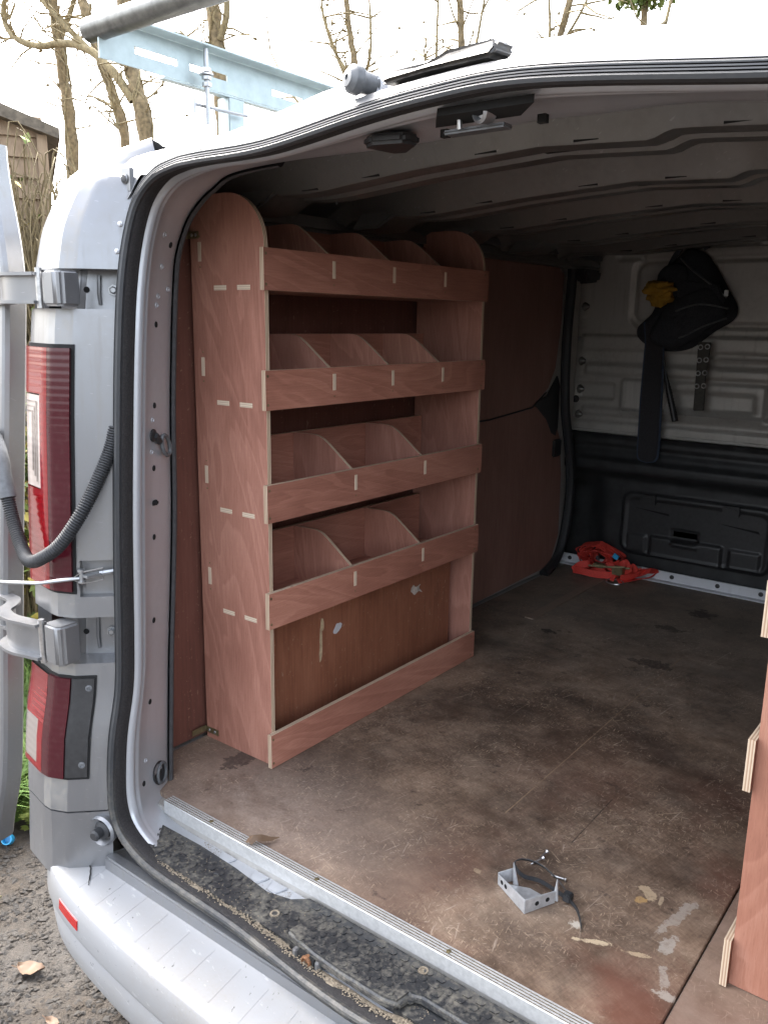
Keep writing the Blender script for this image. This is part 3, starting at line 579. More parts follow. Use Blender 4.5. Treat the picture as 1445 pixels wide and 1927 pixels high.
# ---- sides, roof, front of the load bay
def shell_side(fx, name):
    mb = MB(); zs = [-.30, -.11, .1, .4, .8, 1.05, 1.15, 1.25, 1.31, 1.35, 1.375, 1.39]; rows = []
    for z in zs:
        p = pil(TE, max(z, -.11)); rows.append([fx(V(p.x, p.y, z)), fx(V(p.x - .004, .4, z)), fx(V(p.x - .006, 1.2, z)), fx(V(p.x - .006, 2.9, z))])
    return mb.rows(rows).obj('side_panel', 'silver', van)
shell_side(lambda p: p, 'l'); shell_side(lambda p: V(2 * XC - p.x, p.y, p.z), 'r')
RZ = [(-.40, 1.30), (-.33, 1.345), (-.25, 1.365), (-.08, 1.378), (.1, 1.388), (.2, 1.398), (.31, 1.414), (.575, 1.428)]
def roofz(x): return lerp(RZ, XC - abs(x - XC))
rows = []
top = [i for i in range(15 * NS, 28 * NS)]
for i in top:
    p = sealp[i]; o, r = frames[i]; e = p + o * .002
    rows.append([e - r * .01, e + o * .004 + r * .004, e + o * .016 - r * .004, V(p.x, e.y + .035, p.z + .024), V(p.x, e.y + .13, max(roofz(p.x), p.z + .03)), V(p.x, .4, roofz(p.x) + .008), V(p.x, 2.9, roofz(p.x) + .006)])
roof = MB().rows(rows).obj('roof', 'silver', van, ang=60)
xs = [-.345, -.30, -.25, -.20, -.14, -.10, -.06, -.02]
for f in (1, -1):
    mb = MB(); mb.rows([[V(XC + f * (x - XC), y, ((1.262 if x < -.09 else 1.30) if k == 0 else roofz(x) + (0, -.050, -.026, -.004, .0, .0)[k]) - (.04 if x > -.03 else .01 if x > -.07 else 0) * (0 < k < 4)) for x in xs] for k, y in enumerate((-.266, -.246, -.215, -.15, .4, 2.9))]); mb.obj('roof_edge', 'silver', roof)
MB().box((-.41, 2.85, -.3), (1.56, 2.9, 1.40)).obj('front_wall', 'silver_in', van)
# inner roof skin
def inz(x): return lerp([(-.30, 1.22), (-.26, 1.30), (-.18, 1.342), (-.05, 1.36), (.1, 1.37), (.31, 1.388), (.575, 1.402)], XC - abs(x - XC))
rx = [-.30 + (2 * (XC + .30)) * i / 40 for i in range(41)]
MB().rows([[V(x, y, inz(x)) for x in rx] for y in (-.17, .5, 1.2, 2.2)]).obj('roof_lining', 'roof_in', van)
def rib(y0, w=.13, d=.066, step=.0):
    def depth(x):
        u = abs(x - XC); return d * (1 - .22 * sstep(.19, .235, u) * (x > XC) * step) * (1 - sstep(.50, .80, u) * .45)
    rows = []
    for i in range(121):
        x = -.24 + (2 * (XC + .24)) * i / 120; zt = inz(x) - .001; zb = zt - depth(x)
        rows.append([V(x, y0 - .040, zt), V(x, y0 - .036, zt - .003), V(x, y0 - .004, zb + .004), V(x, y0 - .001, zb + .001), V(x, y0 + .004, zb), V(x, y0 + w * .35, zb), V(x, y0 + w * .42, zb + .009), V(x, y0 + w * .58, zb + .009), V(x, y0 + w * .65, zb), V(x, y0 + w - .004, zb), V(x, y0 + w, zb + .003), V(x, y0 + w + .03, zt)])
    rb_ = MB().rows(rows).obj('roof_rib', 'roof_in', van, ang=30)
    for u in (-.52, -.36, -.10, .09, .33, .55):
        x = XC + u; zb = inz(x) - depth(x)
        MB().box((x - .022, y0 - .006, zb + .004), (x + .022, y0 - .0015, zb + .009)).obj('weld_slot', 'hole', rb_)
    MB().box((XC - .02, y0 + w * .43, inz(XC) - depth(XC) + .002), (XC + .10, y0 + w * .57, inz(XC) - depth(XC) + .0095)).obj('rib_slot', 'hole', rb_)
    return rb_
for k, y0 in enumerate((.075, .50, .89, 1.32, 1.75)): rib(y0, step=1.0 if k < 3 else 0)
for f in (1, -1):
    for k, y0 in enumerate((.075, .50, .89, 1.32)):
        MB().prism([V(XC + f * (-.14 - XC), y0 - .01, inz(-.14) - .012), V(XC + f * (-.03 - XC), y0 - .01, inz(-.03) - .048), V(XC + f * (-.10 - XC), y0 - .01, inz(-.10) - .075), V(XC + f * (-.19 - XC), y0 - .01, inz(-.19) - .06)], (0, .13, 0)).obj('rib_gusset', 'roof_in', van, bevel=.006)
        for yy in (.2, .28): MB().tube([V(XC + f * (-.12 - XC), y0 + yy, inz(-.12)), V(XC + f * (-.12 - XC), y0 + yy, inz(-.12) - .028)], .003, 6).obj('roof_stud', 'steel', van)
for f in (1, -1):
    xa, xb = XC + f * (-.29 - XC), XC + f * (-.215 - XC)
    MB().box((min(xa, xb), -.05, 1.262), (max(xa, xb), 2.15, 1.305)).obj('cant_rail', 'roof_in', van, bevel=.012)
# header furniture: latch recess, striker, catch, plastic pads, slots
def hdr(x, y, dz=0): return V(x, y, 1.303 + dz + .008 * (1 - ((x - XC) / .5) ** 2))
lat = MB().prism([hdr(.585, -.245, -.002), hdr(.72, -.245, -.002), hdr(.755, -.275, .004), hdr(.61, -.278, .004)], (0, 0, .01)).obj('latch_recess', 'hole', van)
MB().box((.60, -.252, 1.297), (.70, -.225, 1.303)).obj('latch_guard', 'grey_plastic', lat, bevel=.003)
MB().tube([(.632, -.255, 1.30), (.632, -.258, 1.326)], .0035, 8).obj('striker_pin', 'steel', lat)
MB().lathe((.672, -.262, 1.316), (-.3, -1, -.15), [(.015, -.012), (.015, .006), (.011, .009), (.008, .002), (.004, .002)], 18).obj('latch_catch', 'galv', lat)
MB().prism([hdr(.445, -.235, .004), hdr(.47, -.25, .004), hdr(.52, -.235, .004), hdr(.53, -.205, .004), hdr(.48, -.165, .004), hdr(.455, -.17, .004)], (0, 0, -.016)).obj('plastic_pad', 'black', van, bevel=.005)
for x, y in ((.575, -.205), (.735, -.212)): MB().box(hdr(x - .006, y - .005, -.007), hdr(x + .006, y + .005, .004)).obj('header_slot', 'hole', van)

# ---- bulkhead
def bulk_h(x, z):
    h = 0
    h += .016 * rbox(x, z, -.285, .62, .935, 1.008, .012, .012)
    h -= .012 * (rbox(x, z, -.085, 1.25, 1.03, 1.318, .06, .012) - rbox(x, z, -.062, 1.23, 1.05, 1.297, .05, .012))
    h += .014 * rbox(x, z, -.20, 1.4, 1.325, 1.352, .01, .012)
    h += .020 * rbox(x, z, -.27, 1.4, .825, .895, .03, .025)
    h -= .018 * rbox(x, z, -.30, -.118, .722, .808, .018, .02)
    h += .020 * rbox(x, z, -.27, 1.4, .655, .705, .02, .02)
    h += .020 * (rbox(x, z, -.10, .50, .675, .835, .03, .02)) - .018 * rbox(x, z, .10, .46, .705, .792, .02, .018)
    h += .008 * rbox(x, z, .25, 1.3, .905, .925, .008, .008)
    h += .008 * math.sin(z * 210) * rbox(x, z, -.30, -.26, .62, 1.25, .004, .03) * .4
    h -= .012 * (rbox(x, z, -.155, -.03, 1.30, 1.36, .01, .01))
    h += .012 * rbox(x, z, -.04, .0, 1.345, 1.375, .006, .006) + .012 * rbox(x, z, .40, .45, 1.345, 1.385, .006, .006)
    h += .018 * sstep(.642, .632, z)
    return h
bx = [-.335 + (1.49 + .335) * i / 210 for i in range(211)]; bz = [.603 + (1.42 - .603) * j / 120 for j in range(121)]
bulk = MB().rows([[V(x, 2.165 - bulk_h(x, z), z) for x in bx] for z in bz]).obj('bulkhead', 'silver_in', van, ang=60)
for x, z, r in ((-.185, .975, .011), (-.115, .973, .006), (-.30, .985, .006)): MB().lathe((x, 2.152, z), (0, -1, 0), [(r, 0), (r, .0022)], 14).obj('bulkhead_hole', 'hole', bulk)
for x, z in ((-.295, 1.235), (-.298, .725)): MB().lathe((x, 2.165, z), (0, -1, 0), [(.016, 0), (.014, .008), (.008, .012), (.008, .022), (.013, .026)], 14).obj('rubber_grommet', 'rubber', bulk)
for x, z in ((-.022, 1.36), (.425, 1.365), (-.295, .985)): MB().lathe((x, 2.15, z), (0, -1, 0), [(.011, 0), (.010, .004), (.005, .005), (.004, .002)], 14).obj('bulkhead_bolt', 'galv', bulk)
for z in (1.12, .89, .77, .66): MB().lathe((-.272, 2.16, z), (1, -.4, 0), [(.02, -.01), (.012, .006), (.003, .014)], 8).obj('edge_tab', 'roof_in', bulk)
MB().box((-.335, 2.128, .592), (1.49, 2.17, .603)).obj('bulkhead_lip', 'silver_in', bulk, bevel=.002)
# dark moulded seat box below it
def low_h(x, z):
    h = .012 * sstep(.56, .585, z) + .05 * sstep(.40, .45, z) * (1 - sstep(.47, .52, z) * .6)
    h += .004 * math.sin(z * 150) * sstep(.46, .5, z)
    h -= .05 * sstep(-.10, -.20, x) * sstep(.42, .34, z)
    return h
zz = [.0 + .592 * j / 70 for j in range(71)]
seatbox = MB().rows([[V(x, 2.13 - low_h(x, z), z) for x in bx[::3]] for z in zz]).obj('seat_box', 'black_dull', van, ang=60)
def hatch_h(x, z):
    h = .014 * rbox(x, z, -.035, .585, .085, .362, .05, .015) - .006 * rbox(x, z, -.012, .565, .10, .335, .04, .008)
    h += .012 * rbox(x, z, .10, .40, .09, .185, .01, .01) + .008 * rbox(x, z, .0, .088, .10, .18, .01, .01) + .008 * rbox(x, z, .42, .545, .095, .18, .01, .01)
    h -= .010 * rbox(x, z, .185, .30, .17, .225, .006, .006); h += .008 * rbox(x, z, .19, .30, .15, .172, .006, .006)
    return h
hx = [-.04 + .63 * i / 105 for i in range(106)]; hz = [.08 + .29 * j / 50 for j in range(51)]
hatch = MB().rows([[V(x, 2.128 - hatch_h(x, z), z) for x in hx] for z in hz]).obj('hatch_cover', 'black', seatbox, ang=60)
for x, z in ((.085, .335), (.42, .335)):
    MB().box((x - .035, 2.10, z - .022), (x + .03, 2.118, z + .018)).box((x - .028, 2.095, z - .004), (x + .022, 2.10, z + .012)).obj('hatch_clip', 'black', hatch, bevel=.004)
for x, z in ((.105, .286), (.46, .268)): MB().prism([V(x - .08, 2.1145, z + .006), V(x + .07, 2.1145, z - .012), V(x + .065, 2.1145, z - .003)], (0, .004, 0)).obj('hatch_slot', 'hole', hatch)
fl = MB().box((-.31, 2.095, .0), (1.46, 2.105, .042)).box((-.31, 2.062, .0), (1.46, 2.095, .004)).obj('floor_edge_strip', 'white_metal', van, bevel=.001)
for x in (-.245, .215, .40, .565, .74, .92): MB().lathe((x, 2.0955, .024), (0, -1, 0), [(.0095, 0), (.009, .003), (.005, .0045)], 12).obj('strip_bolt', 'black', fl)
MB().box((-.16, 2.085, .015), (-.105, 2.096, .058)).tube([V(-.132 + .018 * math.cos(t), 2.082, .035 + .02 * math.sin(t)) for t in [R(k) for k in range(0, 361, 24)]], .0045, 8).obj('lashing_ring', 'grey_plastic', fl)

# ---- left wall: plywood linings, sliding-door frame, seal and rail
MB().box((-.40, -.10, -.05), (-.292, 2.13, 1.30)).obj('inner_wall', 'silver_in', van)
MB().box((1.442, -.10, -.05), (1.55, 2.13, 1.30)).obj('inner_wall', 'silver_in', van)
def lining(name, pts, x, t, f=1, mat='lining'):
    q = [V(XC + f * (x - XC), y, z) for y, z in pts]; return MB().prism(q, (f * -t, 0, 0)).obj(name, mat, van, bevel=.002)
lining('lining_panel', [(-.118, .0), (-.118, 1.25), (1.0, 1.262), (1.0, .0)], -.262, .009)
low = [(1.01, .0), (1.01, .705), (1.364, .705), (1.685, .728), (1.80, .715), (1.90, .66), (1.955, .58), (1.99, .42), (2.0, .15), (1.93, .02)]
upp = [(1.01, .700), (1.01, 1.262), (1.86, 1.262), (1.90, 1.235), (1.905, 1.05), (1.875, .87), (1.82, .79), (1.685, .722), (1.364, .700)]
lining('lining_panel', low, -.262, .009, mat='lining_door'); lining('lining_panel', upp, -.2595, .009, mat='lining_door')
lining('lining_panel', [(-.118, .0), (-.118, 1.25), (2.0, 1.25), (2.0, .0)], -.285, .009, -1)
frame_l = MB().prism([V(-.268, y, z) for y, z in [(1.0, .0), (1.0, 1.28), (1.89, 1.28), (1.935, 1.24), (1.94, 1.02), (1.915, .86), (1.90, .76), (2.0, .6), (2.04, .42), (2.04, .12), (1.95, .0)]], (-.02, 0, 0)).obj('sliding_door_frame', 'silver_in', van, bevel=.006)
MB().prism([V(-.2615, y, z) for y, z in [(1.70, .735), (1.82, .76), (1.905, .84), (1.93, .80), (1.935, .62), (1.915, .585), (1.87, .60), (1.82, .66)]], (-.012, 0, 0)).obj('lock_cover', 'black', frame_l, bevel=.004)
MB().box((-.263, 1.885, .50), (-.250, 1.955, .575)).obj('door_pull', 'black', frame_l, bevel=.006)
MB().tube(crom([(-.25, 1.95, 1.30), (-.245, 1.945, 1.2), (-.242, 1.925, .98), (-.242, 1.945, .72), (-.242, 2.02, .5), (-.242, 2.045, .36), (-.242, 2.03, .2), (-.242, 1.965, .06), (-.242, 1.84, .005)], 6), .020, 10).obj('sliding_door_seal', 'rubber', van)
MB().tube([(-.2575, 1.02, .700), (-.2575, 1.364, .700), (-.2575, 1.685, .722), (-.2575, 1.80, .775)], .0035, 6).obj('panel_edging', 'black', frame_l)
rail = MB().box((-.238, 1.0, 1.302), (-.206, 2.14, 1.322)).box((-.238, 1.0, 1.296), (-.232, 2.14, 1.302)).obj('sliding_rail', 'grey_plastic', van, bevel=.002)
MB().prism([V(-.21, 1.98, 1.325), V(-.13, 2.08, 1.395), V(-.10, 2.1, 1.395), V(-.12, 2.05, 1.36), V(-.175, 1.96, 1.32)], (0, .03, -.006)).tube([(-.19, 1.96, 1.325), (-.13, 2.03, 1.372)], .007, 8).obj('rail_bracket', 'galv', rail, bevel=.003)
MB().box((-.14, 2.09, 1.325), (-.09, 2.14, 1.388)).obj('rail_stop', 'black', rail, bevel=.012)
MB().prism([V(-.235, 1.93, 1.262), V(-.235, 2.10, 1.262), V(-.235, 2.08, 1.215), V(-.235, 1.97, 1.205)], (.05, 0, 0)).obj('door_guide', 'black', van, bevel=.01)

# ---- load floor
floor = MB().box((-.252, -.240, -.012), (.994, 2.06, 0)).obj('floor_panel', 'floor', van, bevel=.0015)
MB().box((.997, -.240, -.012), (1.40, 2.06, -.0015)).obj('floor_board', 'floor_side', van, bevel=.0015)
MB().box((-.05, 1.32, .0), (-.012, 1.98, .004)).obj('floor_batten', 'floor_side', van, bevel=.001)
MB().box((-.29, -.26, -.05), (1.44, 2.13, -.013)).obj('floor_pan', 'silver_in', van)
# aluminium nosing with ridges
mb = MB(); prof = [(-.238, -.002), (-.238, .0045)]; dk = []
for k in range(4):
    y = -.2385 - .0059 * k; prof += [(y, .0058), (y - .0034, .0058), (y - .0037, .0026), (y - .0056, .0026)]; dk += [len(prof) - 3, len(prof) - 2]
prof += [(-.2622, .0058), (-.2637, .004), (-.2637, -.024), (-.261, -.024), (-.261, -.002)]
mb.rows([[V(x, y, z + .0005) for y, z in prof] for x in (-.082, .2, .5, .8, 1.232)], closed_u=True, cap=True)
for i in range(4):
    for j in dk: mb.mi[i * len(prof) + j] = 1
strip = mb.obj('sill_strip', ['alu', 'sand'], van, ang=20)
for x in (.06, .36, .66, .95): MB().lathe((x, -.250, .0045), (0, 0, 1), [(.005, 0), (.0045, .0022), (.002, .003)], 12).obj('strip_screw', 'brass', strip)
MB().box((-.10, -.366, -.055), (1.25, -.262, -.0415)).obj('sill_pan', 'silver_dusty', van, bevel=.002)
for x in (.13, .225, .275, .33): MB().prism([V(x - .022, -.262, -.041), V(x + .022, -.262, -.041), V(x + .012, -.290, -.041), V(x - .012, -.290, -.041)], (0, 0, .004)).obj('pan_dimple', 'jamb', van, bevel=.0035, bseg=3)
# tread plate
def tread_top(x, y): return -.030 + .004 * sstep(-.35, -.33, y)
tp = [(-.080, -.297), (-.05, -.290), (.068, -.287), (.18, -.292), (.28, -.303), (.33, -.29), (.357, -.266), (1.18, -.266), (1.2, -.33), (1.15, -.37), (.58, -.376), (.36, -.372), (.215, -.372), (.033, -.370), (-.01, -.366), (-.030, -.350), (-.068, -.334)]
mb = MB().prism([V(x, y, -.0385) for x, y in tp], (0, 0, .010))
rnd = random.Random(3)
def stud(m, x, y, z): m.prism([V(x + a * .0085, y + b * .0062, z) for a, b in ((-1, -.3), (-.6, -1), (.6, -1), (1, -.3), (1, .3), (.6, 1), (-.6, 1), (-1, .3))], (0, 0, .0016))
for j in range(6):
    for i in range(48):
        x = -.075 + i * .0255 + (.01275 if j % 2 else 0); y = -.278 - j * .0150
        if (x < -.02 and y < -.335) or y < -.364 or x > 1.12 or (.375 < x < .87 and y < -.288): continue
        if x < .36 and y > -.302: continue
        if x > .24 and x < .36 and y > -.312: continue
        stud(mb, x, y, -.0287)
tread = mb.obj('tread_plate', 'tread', van, bevel=0, ang=40)
for x, y, m in ((-.058, -.322, 'galv'), (.165, -.334, 'tread'), (.335, -.338, 'sand'), (.63, -.281, 'sand'), (.95, -.33, 'tread')): MB().lathe((x, y, -.0285), (0, 0, 1), [(.0095, 0), (.009, .002), (.006, .002), (.005, .0008)], 16).obj('tread_rivet', m, tread)
mb = MB(); cov = [(.392, -.372), (.405, -.312), (.43, -.303), (.86, -.296), (.86, -.348), (.672, -.346), (.655, -.352), (.65, -.381), (.62, -.388), (.53, -.388), (.47, -.384)]
mb.prism([V(x, y, -.03) for x, y in cov], (0, 0, .020))
covo = mb.obj('lock_cover', 'tread', tread, bevel=.007, bseg=3)
mb = MB()
for j in range(5):
    for i in range(18):
        x = .428 + i * .0245 + (.01225 if j % 2 else 0); y = -.312 - j * .0145
        if (x > .635 and y < -.335) or y < -.375 or x > .84: continue
        stud(mb, x, y, -.0102)
mb.obj('tread_stud_pattern', 'tread', tread)
MB().box((.44, -.3885, -.038), (.478, -.374, -.018)).obj('lock_opening', 'hole', tread)
MB().lathe((.462, -.388, -.028), (0, -1, .1), [(.011, -.01), (.011, .004), (.008, .006), (.006, .001)], 16).obj('lock_bush', 'rust', tread)
for a_, b_ in ((.427, .437), (.479, .489)): MB().box((a_, -.389, -.038), (b_, -.378, -.020)).obj('lock_bracket', 'silver_dusty', tread, bevel=.002)

# ---- bumper
BO = [(1.56, .2), (1.555, -.25), (1.53, -.36), (1.46, -.43), (1.36, -.475), (1.2, -.51), (1.0, -.528), (.575, -.535), (.3, -.530), (.14, -.523), (.0, -.511), (-.10, -.497), (-.173, -.480), (-.235, -.456), (-.285, -.425), (-.325, -.385), (-.35, -.33), (-.372, -.2), (-.385, .2)]
bo = crom([(x, y, 0) for x, y in BO], 12)
rows = []
for i, p in enumerate(bo):
    q = (bo[min(i + 1, len(bo) - 1)] - bo[max(i - 1, 0)]); n = V(q.y, -q.x, 0).normalized()
    if n.dot(p - V(XC, .3, 0)) < 0: n = -n
    inn = .128 if -.16 < p.x < 1.3 else .06
    row = [p - n * (inn + .03) + V(0, 0, -.085), p - n * inn + V(0, 0, -.088)]
    for s in (.85, .6, .35, .18): row.append(p - n * inn * s + V(0, 0, -.090))
    row += [p - n * .010 + V(0, 0, -.0905), p - n * .003 + V(0, 0, -.093), p + n * .0005 + V(0, 0, -.099), p + n * .003 + V(0, 0, -.125), p + n * .006 + V(0, 0, -.168), p + n * .003 + V(0, 0, -.176), p - n * .004 + V(0, 0, -.182), p + n * .000 + V(0, 0, -.20), p - n * .006 + V(0, 0, -.26), p - n * .03 + V(0, 0, -.31), p - n * .09 + V(0, 0, -.335)]
    rows.append(row)
bumper = MB().rows(rows).obj('rear_bumper', 'bumper', van, ang=45)
for k in range(19):
    x = -.09 + k * .072
    if x > 1.2: break
    yo = min(bo, key=lambda p: abs(p.x - x)).y
    MB().prism([V(x, yo + .022, -.0905), V(x + .006, yo + .020, -.0905), V(x + .006 - .013, yo + .108, -.0905), V(x - .013, yo + .108, -.0905)], (0, 0, .0009)).obj('bumper_rib', 'bumper', bumper, bevel=.0007)
# cracked corner piece and reflector
ci = [i for i, p in enumerate(bo) if -.135 < p.x < -.038 and p.y < -.3]
def bofs(i, d, z):
    q = (bo[i + 1] - bo[i - 1]); n = V(q.y, -q.x, 0).normalized()
    if n.dot(bo[i] - V(XC, .3, 0)) < 0: n = -n
    return bo[i] + n * d + V(0, 0, z)
MB().rows([[bofs(i, .0030, -.128), bofs(i, .0050, -.129), bofs(i, .0068, -.150), bofs(i, .004, -.151)] for i in ci], cap=True).obj('bumper_reflector', 'reflector', bumper)
crack = crom([(-.215, -.405, -.0875), (-.17, -.42, -.0875), (-.125, -.425, -.0875), (-.09, -.45, -.0875), (-.075, -.462, -.0875)], 5)
MB().tube([p + V(random.uniform(-.001, .001), random.uniform(-.001, .001), 0) for p in crack], [.0022] * 8 + [.0014] * 8 + [.0008] * 5, 5).obj('bumper_crack', 'hole', bumper)
MB().box((-.10, -.408, -.16), (1.25, -.38, -.062)).obj('rear_sill', 'silver', van, bevel=.004)
# wheels and underside
for x in (-.33, 1.33):
    w = MB().lathe((x, .62, GZ + .31), (1, 0, 0), [(.20, -.0), (.29, .005), (.31, .03), (.31, .12), (.29, .15), (.20, .155)], 32).obj('wheel', 'rubber', van)
    MB().lathe((x - .004, .62, GZ + .31), (1, 0, 0), [(.2, 0), (.19, .03), (.06, .02), (.05, -.005)], 24).obj('rim', 'galv', w)
MB().box((-.36, -.35, -.30), (1.50, 2.85, -.12)).obj('underbody', 'black_dull', van)
# ---- things fixed to the roof edge
MB().lathe((.477, -.288, 1.377), (-.35, -1, .12), [(.015, -.03), (.016, -.008), (.0205, -.002), (.0195, .010), (.012, .017), (.004, .018), (.003, .014)], 18).obj('washer_nozzle', 'grey_plastic', van)
MB().box((.487, -.268, 1.356), (.503, -.245, 1.386)).obj('nozzle_base', 'white_metal', van, bevel=.004)
q = [V(.517, -.292, 1.365), V(.60, -.297, 1.369), V(.70, -.297, 1.371), V(.708, -.292, 1.384), V(.700, -.285, 1.396), V(.625, -.285, 1.394), V(.588, -.28, 1.386), V(.532, -.28, 1.385), V(.517, -.284, 1.378)]
spo = MB().prism(q, (.0, .05, .004)).obj('brake_lamp_housing', 'weathered', van, bevel=.006, bseg=3)
# ================================================================ shelving units
PT = .011
def ply(name, parent, origin, u, v, pts, t=PT, grain='ply_h', bevel=.0004):
    """a plywood board: outline pts in the plane (u, v), thickness along u x v; faces carry grain, rims show the plies."""
    u, v = Vector(u), Vector(v); w = u.cross(v)
    me = MB().prism([V(a, b, 0) for a, b in pts], (0, 0, t), 0, 1).mesh(name, [grain, 'ply_edge'], bevel=0)
    o = bpy.data.objects.new(name, me); o.matrix_basis = Matrix.Translation(origin) @ Matrix((u, v, w)).transposed().to_4x4(); return link(o, parent)
def rect(a, b, c, d): return [(a, c), (b, c), (b, d), (a, d)]
LEVELS = [(1.104, (.209, .437, .665)), (.851, (.211, .438, .666)), (.600, (.293, .592)), (.350, (.293, .592))]
def shelving(x0, y0, f, label, detail=True, tone=''):
    """front face at x0 looking along f, near end at y0."""
    L, D, LH = .890, .245, .086
    th = thing('shelving_unit', (x0 - f * D / 2, y0 + L / 2, 0), label, 'shelves', 'plywood shelving units fitted in the van')
    X = lambda d: x0 - f * d                          # depth behind the front face
    side = [(.0115, .0005), (D, .0005), (D, 1.235)]
    for k in range(0, 91, 10): side.append((D - .045 - .0 + .045 * math.cos(R(k)) - (0), 1.235 + .072 * math.sin(R(k))))
    for k in range(90, -1, -9): side.append((.0115 + .115 - .115 * math.cos(R(k)), 1.195 + .112 * math.sin(R(k))))
    side = [(.0115, .0005), (D, .0005)] + side[2:]
    for y in (y0, y0 + L - PT - .002):
        # u along depth, v up, thickness along +y
        u = V(-f, 0, 0); v = V(0, 0, 1); w = u.cross(v)
        oy = y if w.y > 0 else y + PT
        ply('end_panel', th, (x0, oy, 0), u, v, side, grain='ply_v' + tone)
    y1 = y0 + L - .012
    def lip(z, h):
        u = V(0, f, 0); v = V(0, 0, 1); w = u.cross(v)   # w points along +f*x
        o = ply('front_lip', th, (x0 - f * PT + (0), (y0 - .013) if f > 0 else (y0 + L + .0), z), u, v, rect(0, L + .013, 0, h), grain='ply_h' + tone)
        for yy in ((y0 - .006, y0 + L - .02) if detail else ()):
            for zz in (z + .012, z + h - .012):
                MB().lathe((x0 - f * .0006, yy, zz), (f, 0, 0), [(.0035, 0), (.0032, .0009), (.0015, .0007)], 10).obj('screw_head', 'brass', o)
        return o
    lip(.001, .085)
    for z, divs in LEVELS:
        o = lip(z, LH)
        ply('shelf', th, (X(.012) if f < 0 else X(.220), y0 + PT + .0005, z + .001), V(1, 0, 0), V(0, 1, 0), rect(0, .208, 0, L - 2 * PT - .013), grain='ply_v' + tone)
        u = V(0, f, 0)
        ply('back_strip', th, (X(.221), (y0 + PT + .0005) if f > 0 else (y0 + L - PT - .0125), z + .0005), u, V(0, 0, 1), rect(0, L - 2 * PT - .013, 0, .158), grain='ply_h' + tone)
        prof = [(.0115, .0125), (.209, .0125), (.209, .158), (.150, .1595), (.134, .1592), (.120, .157), (.107, .152), (.090, .1415), (.055, .1155), (.0115, .083)]
        for d in divs:
            u = V(-f, 0, 0); oy = y0 + d - PT / 2
            ply('divider', th, (x0, oy if u.cross(V(0, 0, 1)).y > 0 else oy + PT, z), u, V(0, 0, 1), prof, t=PT * .85, grain='ply_v' + tone)
            if detail:
                t = MB().box((-.0008, -.004, -.0035), (.0006, .004, .0035)); pass
                me = MB().prism([V(a, b, -.0042) for a, b in rect(-.0005, .0008, -.019, .019)], (0, 0, .0098)).mesh('tenon', 'tenon'); tn = bpy.data.objects.new('tenon', me)
                tn.matrix_basis = Matrix.Translation((x0, y0 + d, z + .052)) @ Matrix((V(f, 0, 0), V(0, 0, 1), V(0, -f, 0))).transposed().to_4x4(); link(tn, o)
                MB().lathe((x0 - f * .0004, y0 + d, z + .019), (f, 0, 0), [(.0022, 0), (.002, .0008)], 8).obj('screw_head', 'brass', o)
        # tenons of shelf and back strip in the near end panel
        for a in (.15, .075):
            me = MB().prism([V(p, q, -.0052) for p, q in rect(-.020, .020, -.0005, .0006)], (0, 0, .0104)).mesh('tenon', 'tenon'); tn = bpy.data.objects.new('tenon', me)
            tn.matrix_basis = Matrix.Translation((X(a), y0, z + .0065)) @ Matrix((V(1, 0, 0), V(0, -1, 0), V(0, 0, -1))).transposed().to_4x4(); link(tn, th)
        me = MB().prism([V(p, q, -.0052) for p, q in rect(-.021, .021, -.0005, .0006)], (0, 0, .0104)).mesh('tenon', 'tenon'); tn = bpy.data.objects.new('tenon', me)
        tn.matrix_basis = Matrix.Translation((X(.215), y0, z + .085)) @ Matrix((V(0, 0, 1), V(0, -1, 0), V(1, 0, 0))).transposed().to_4x4(); link(tn, th)
        for dz in (.052, .118): MB().lathe((X(.214), y0 - .0002, z + dz), (0, -1, 0), [(.0022, 0), (.0018, .0008)], 8).obj('screw_head', 'brass', th)
    for z in (.022, 1.225):
        s = .045 if z < 1 else .03
        br = MB().box((min(X(D - s), X(D + .003)), y0 - .0025, z - .008), (max(X(D - s), X(D + .003)), y0 - .0003, z + .008)).box((min(X(D + .003), X(D + .0055)), y0 - s, z - .008), (max(X(D + .003), X(D + .0055)), y0 - .0003, z + .008)).obj('angle_bracket', 'brass', th, bevel=.001)
        for q in (.25, .7): MB().lathe((X(D - s * q), y0 - .0025, z), (0, -1, 0), [(.004, 0), (.0035, .0012), (.0018, .0008)], 10).obj('screw_head', 'steel', br)
    return th
rack = shelving(0, 0, 1, 'tall pale-edged plywood shelving unit with divided bins along the left wall')
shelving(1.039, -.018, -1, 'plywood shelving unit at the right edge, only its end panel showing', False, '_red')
# worn plywood wheel-arch box standing behind the bottom opening of the left unit
wb = MB().box((-.205, .0145, .0015), (-.075, .852, .318)).obj('wheel_arch_box', 'box_ply', bevel=.002)
tag(wb, 'scuffed brown plywood box behind the open bottom of the left shelving', 'box')
def smear(name, y, z, pts, mat):
    q = crom([(0, a, b) for a, b in pts], 6, True); q = [V(-.0748, y + p.y * (1 + .2 * noise.noise(p * 120)), z + p.z * (1 + .2 * noise.noise(p * 120))) for p in q]
    MB().prism(q, (.0006, 0, 0)).obj(name, mat, wb)
smear('paint_spot', .31, .245, [(-.018, -.008), (.0, -.012), (.016, .002), (.014, .012), (-.004, .012)], 'white_metal')
smear('paint_spot', .67, .262, [(-.03, .002), (-.01, -.012), (.01, -.006), (.03, -.014), (.012, .004), (.02, .014), (-.004, .010), (-.016, .018)], 'stain')
smear('bare_patch', .245, .21, [(-.006, -.035), (.004, -.02), (.003, .04), (-.004, .045)], 'stain_y')
smear('bare_patch', .25, .27, [(-.006, -.012), (.005, -.012), (.004, .016), (-.005, .014)], 'stain_y')

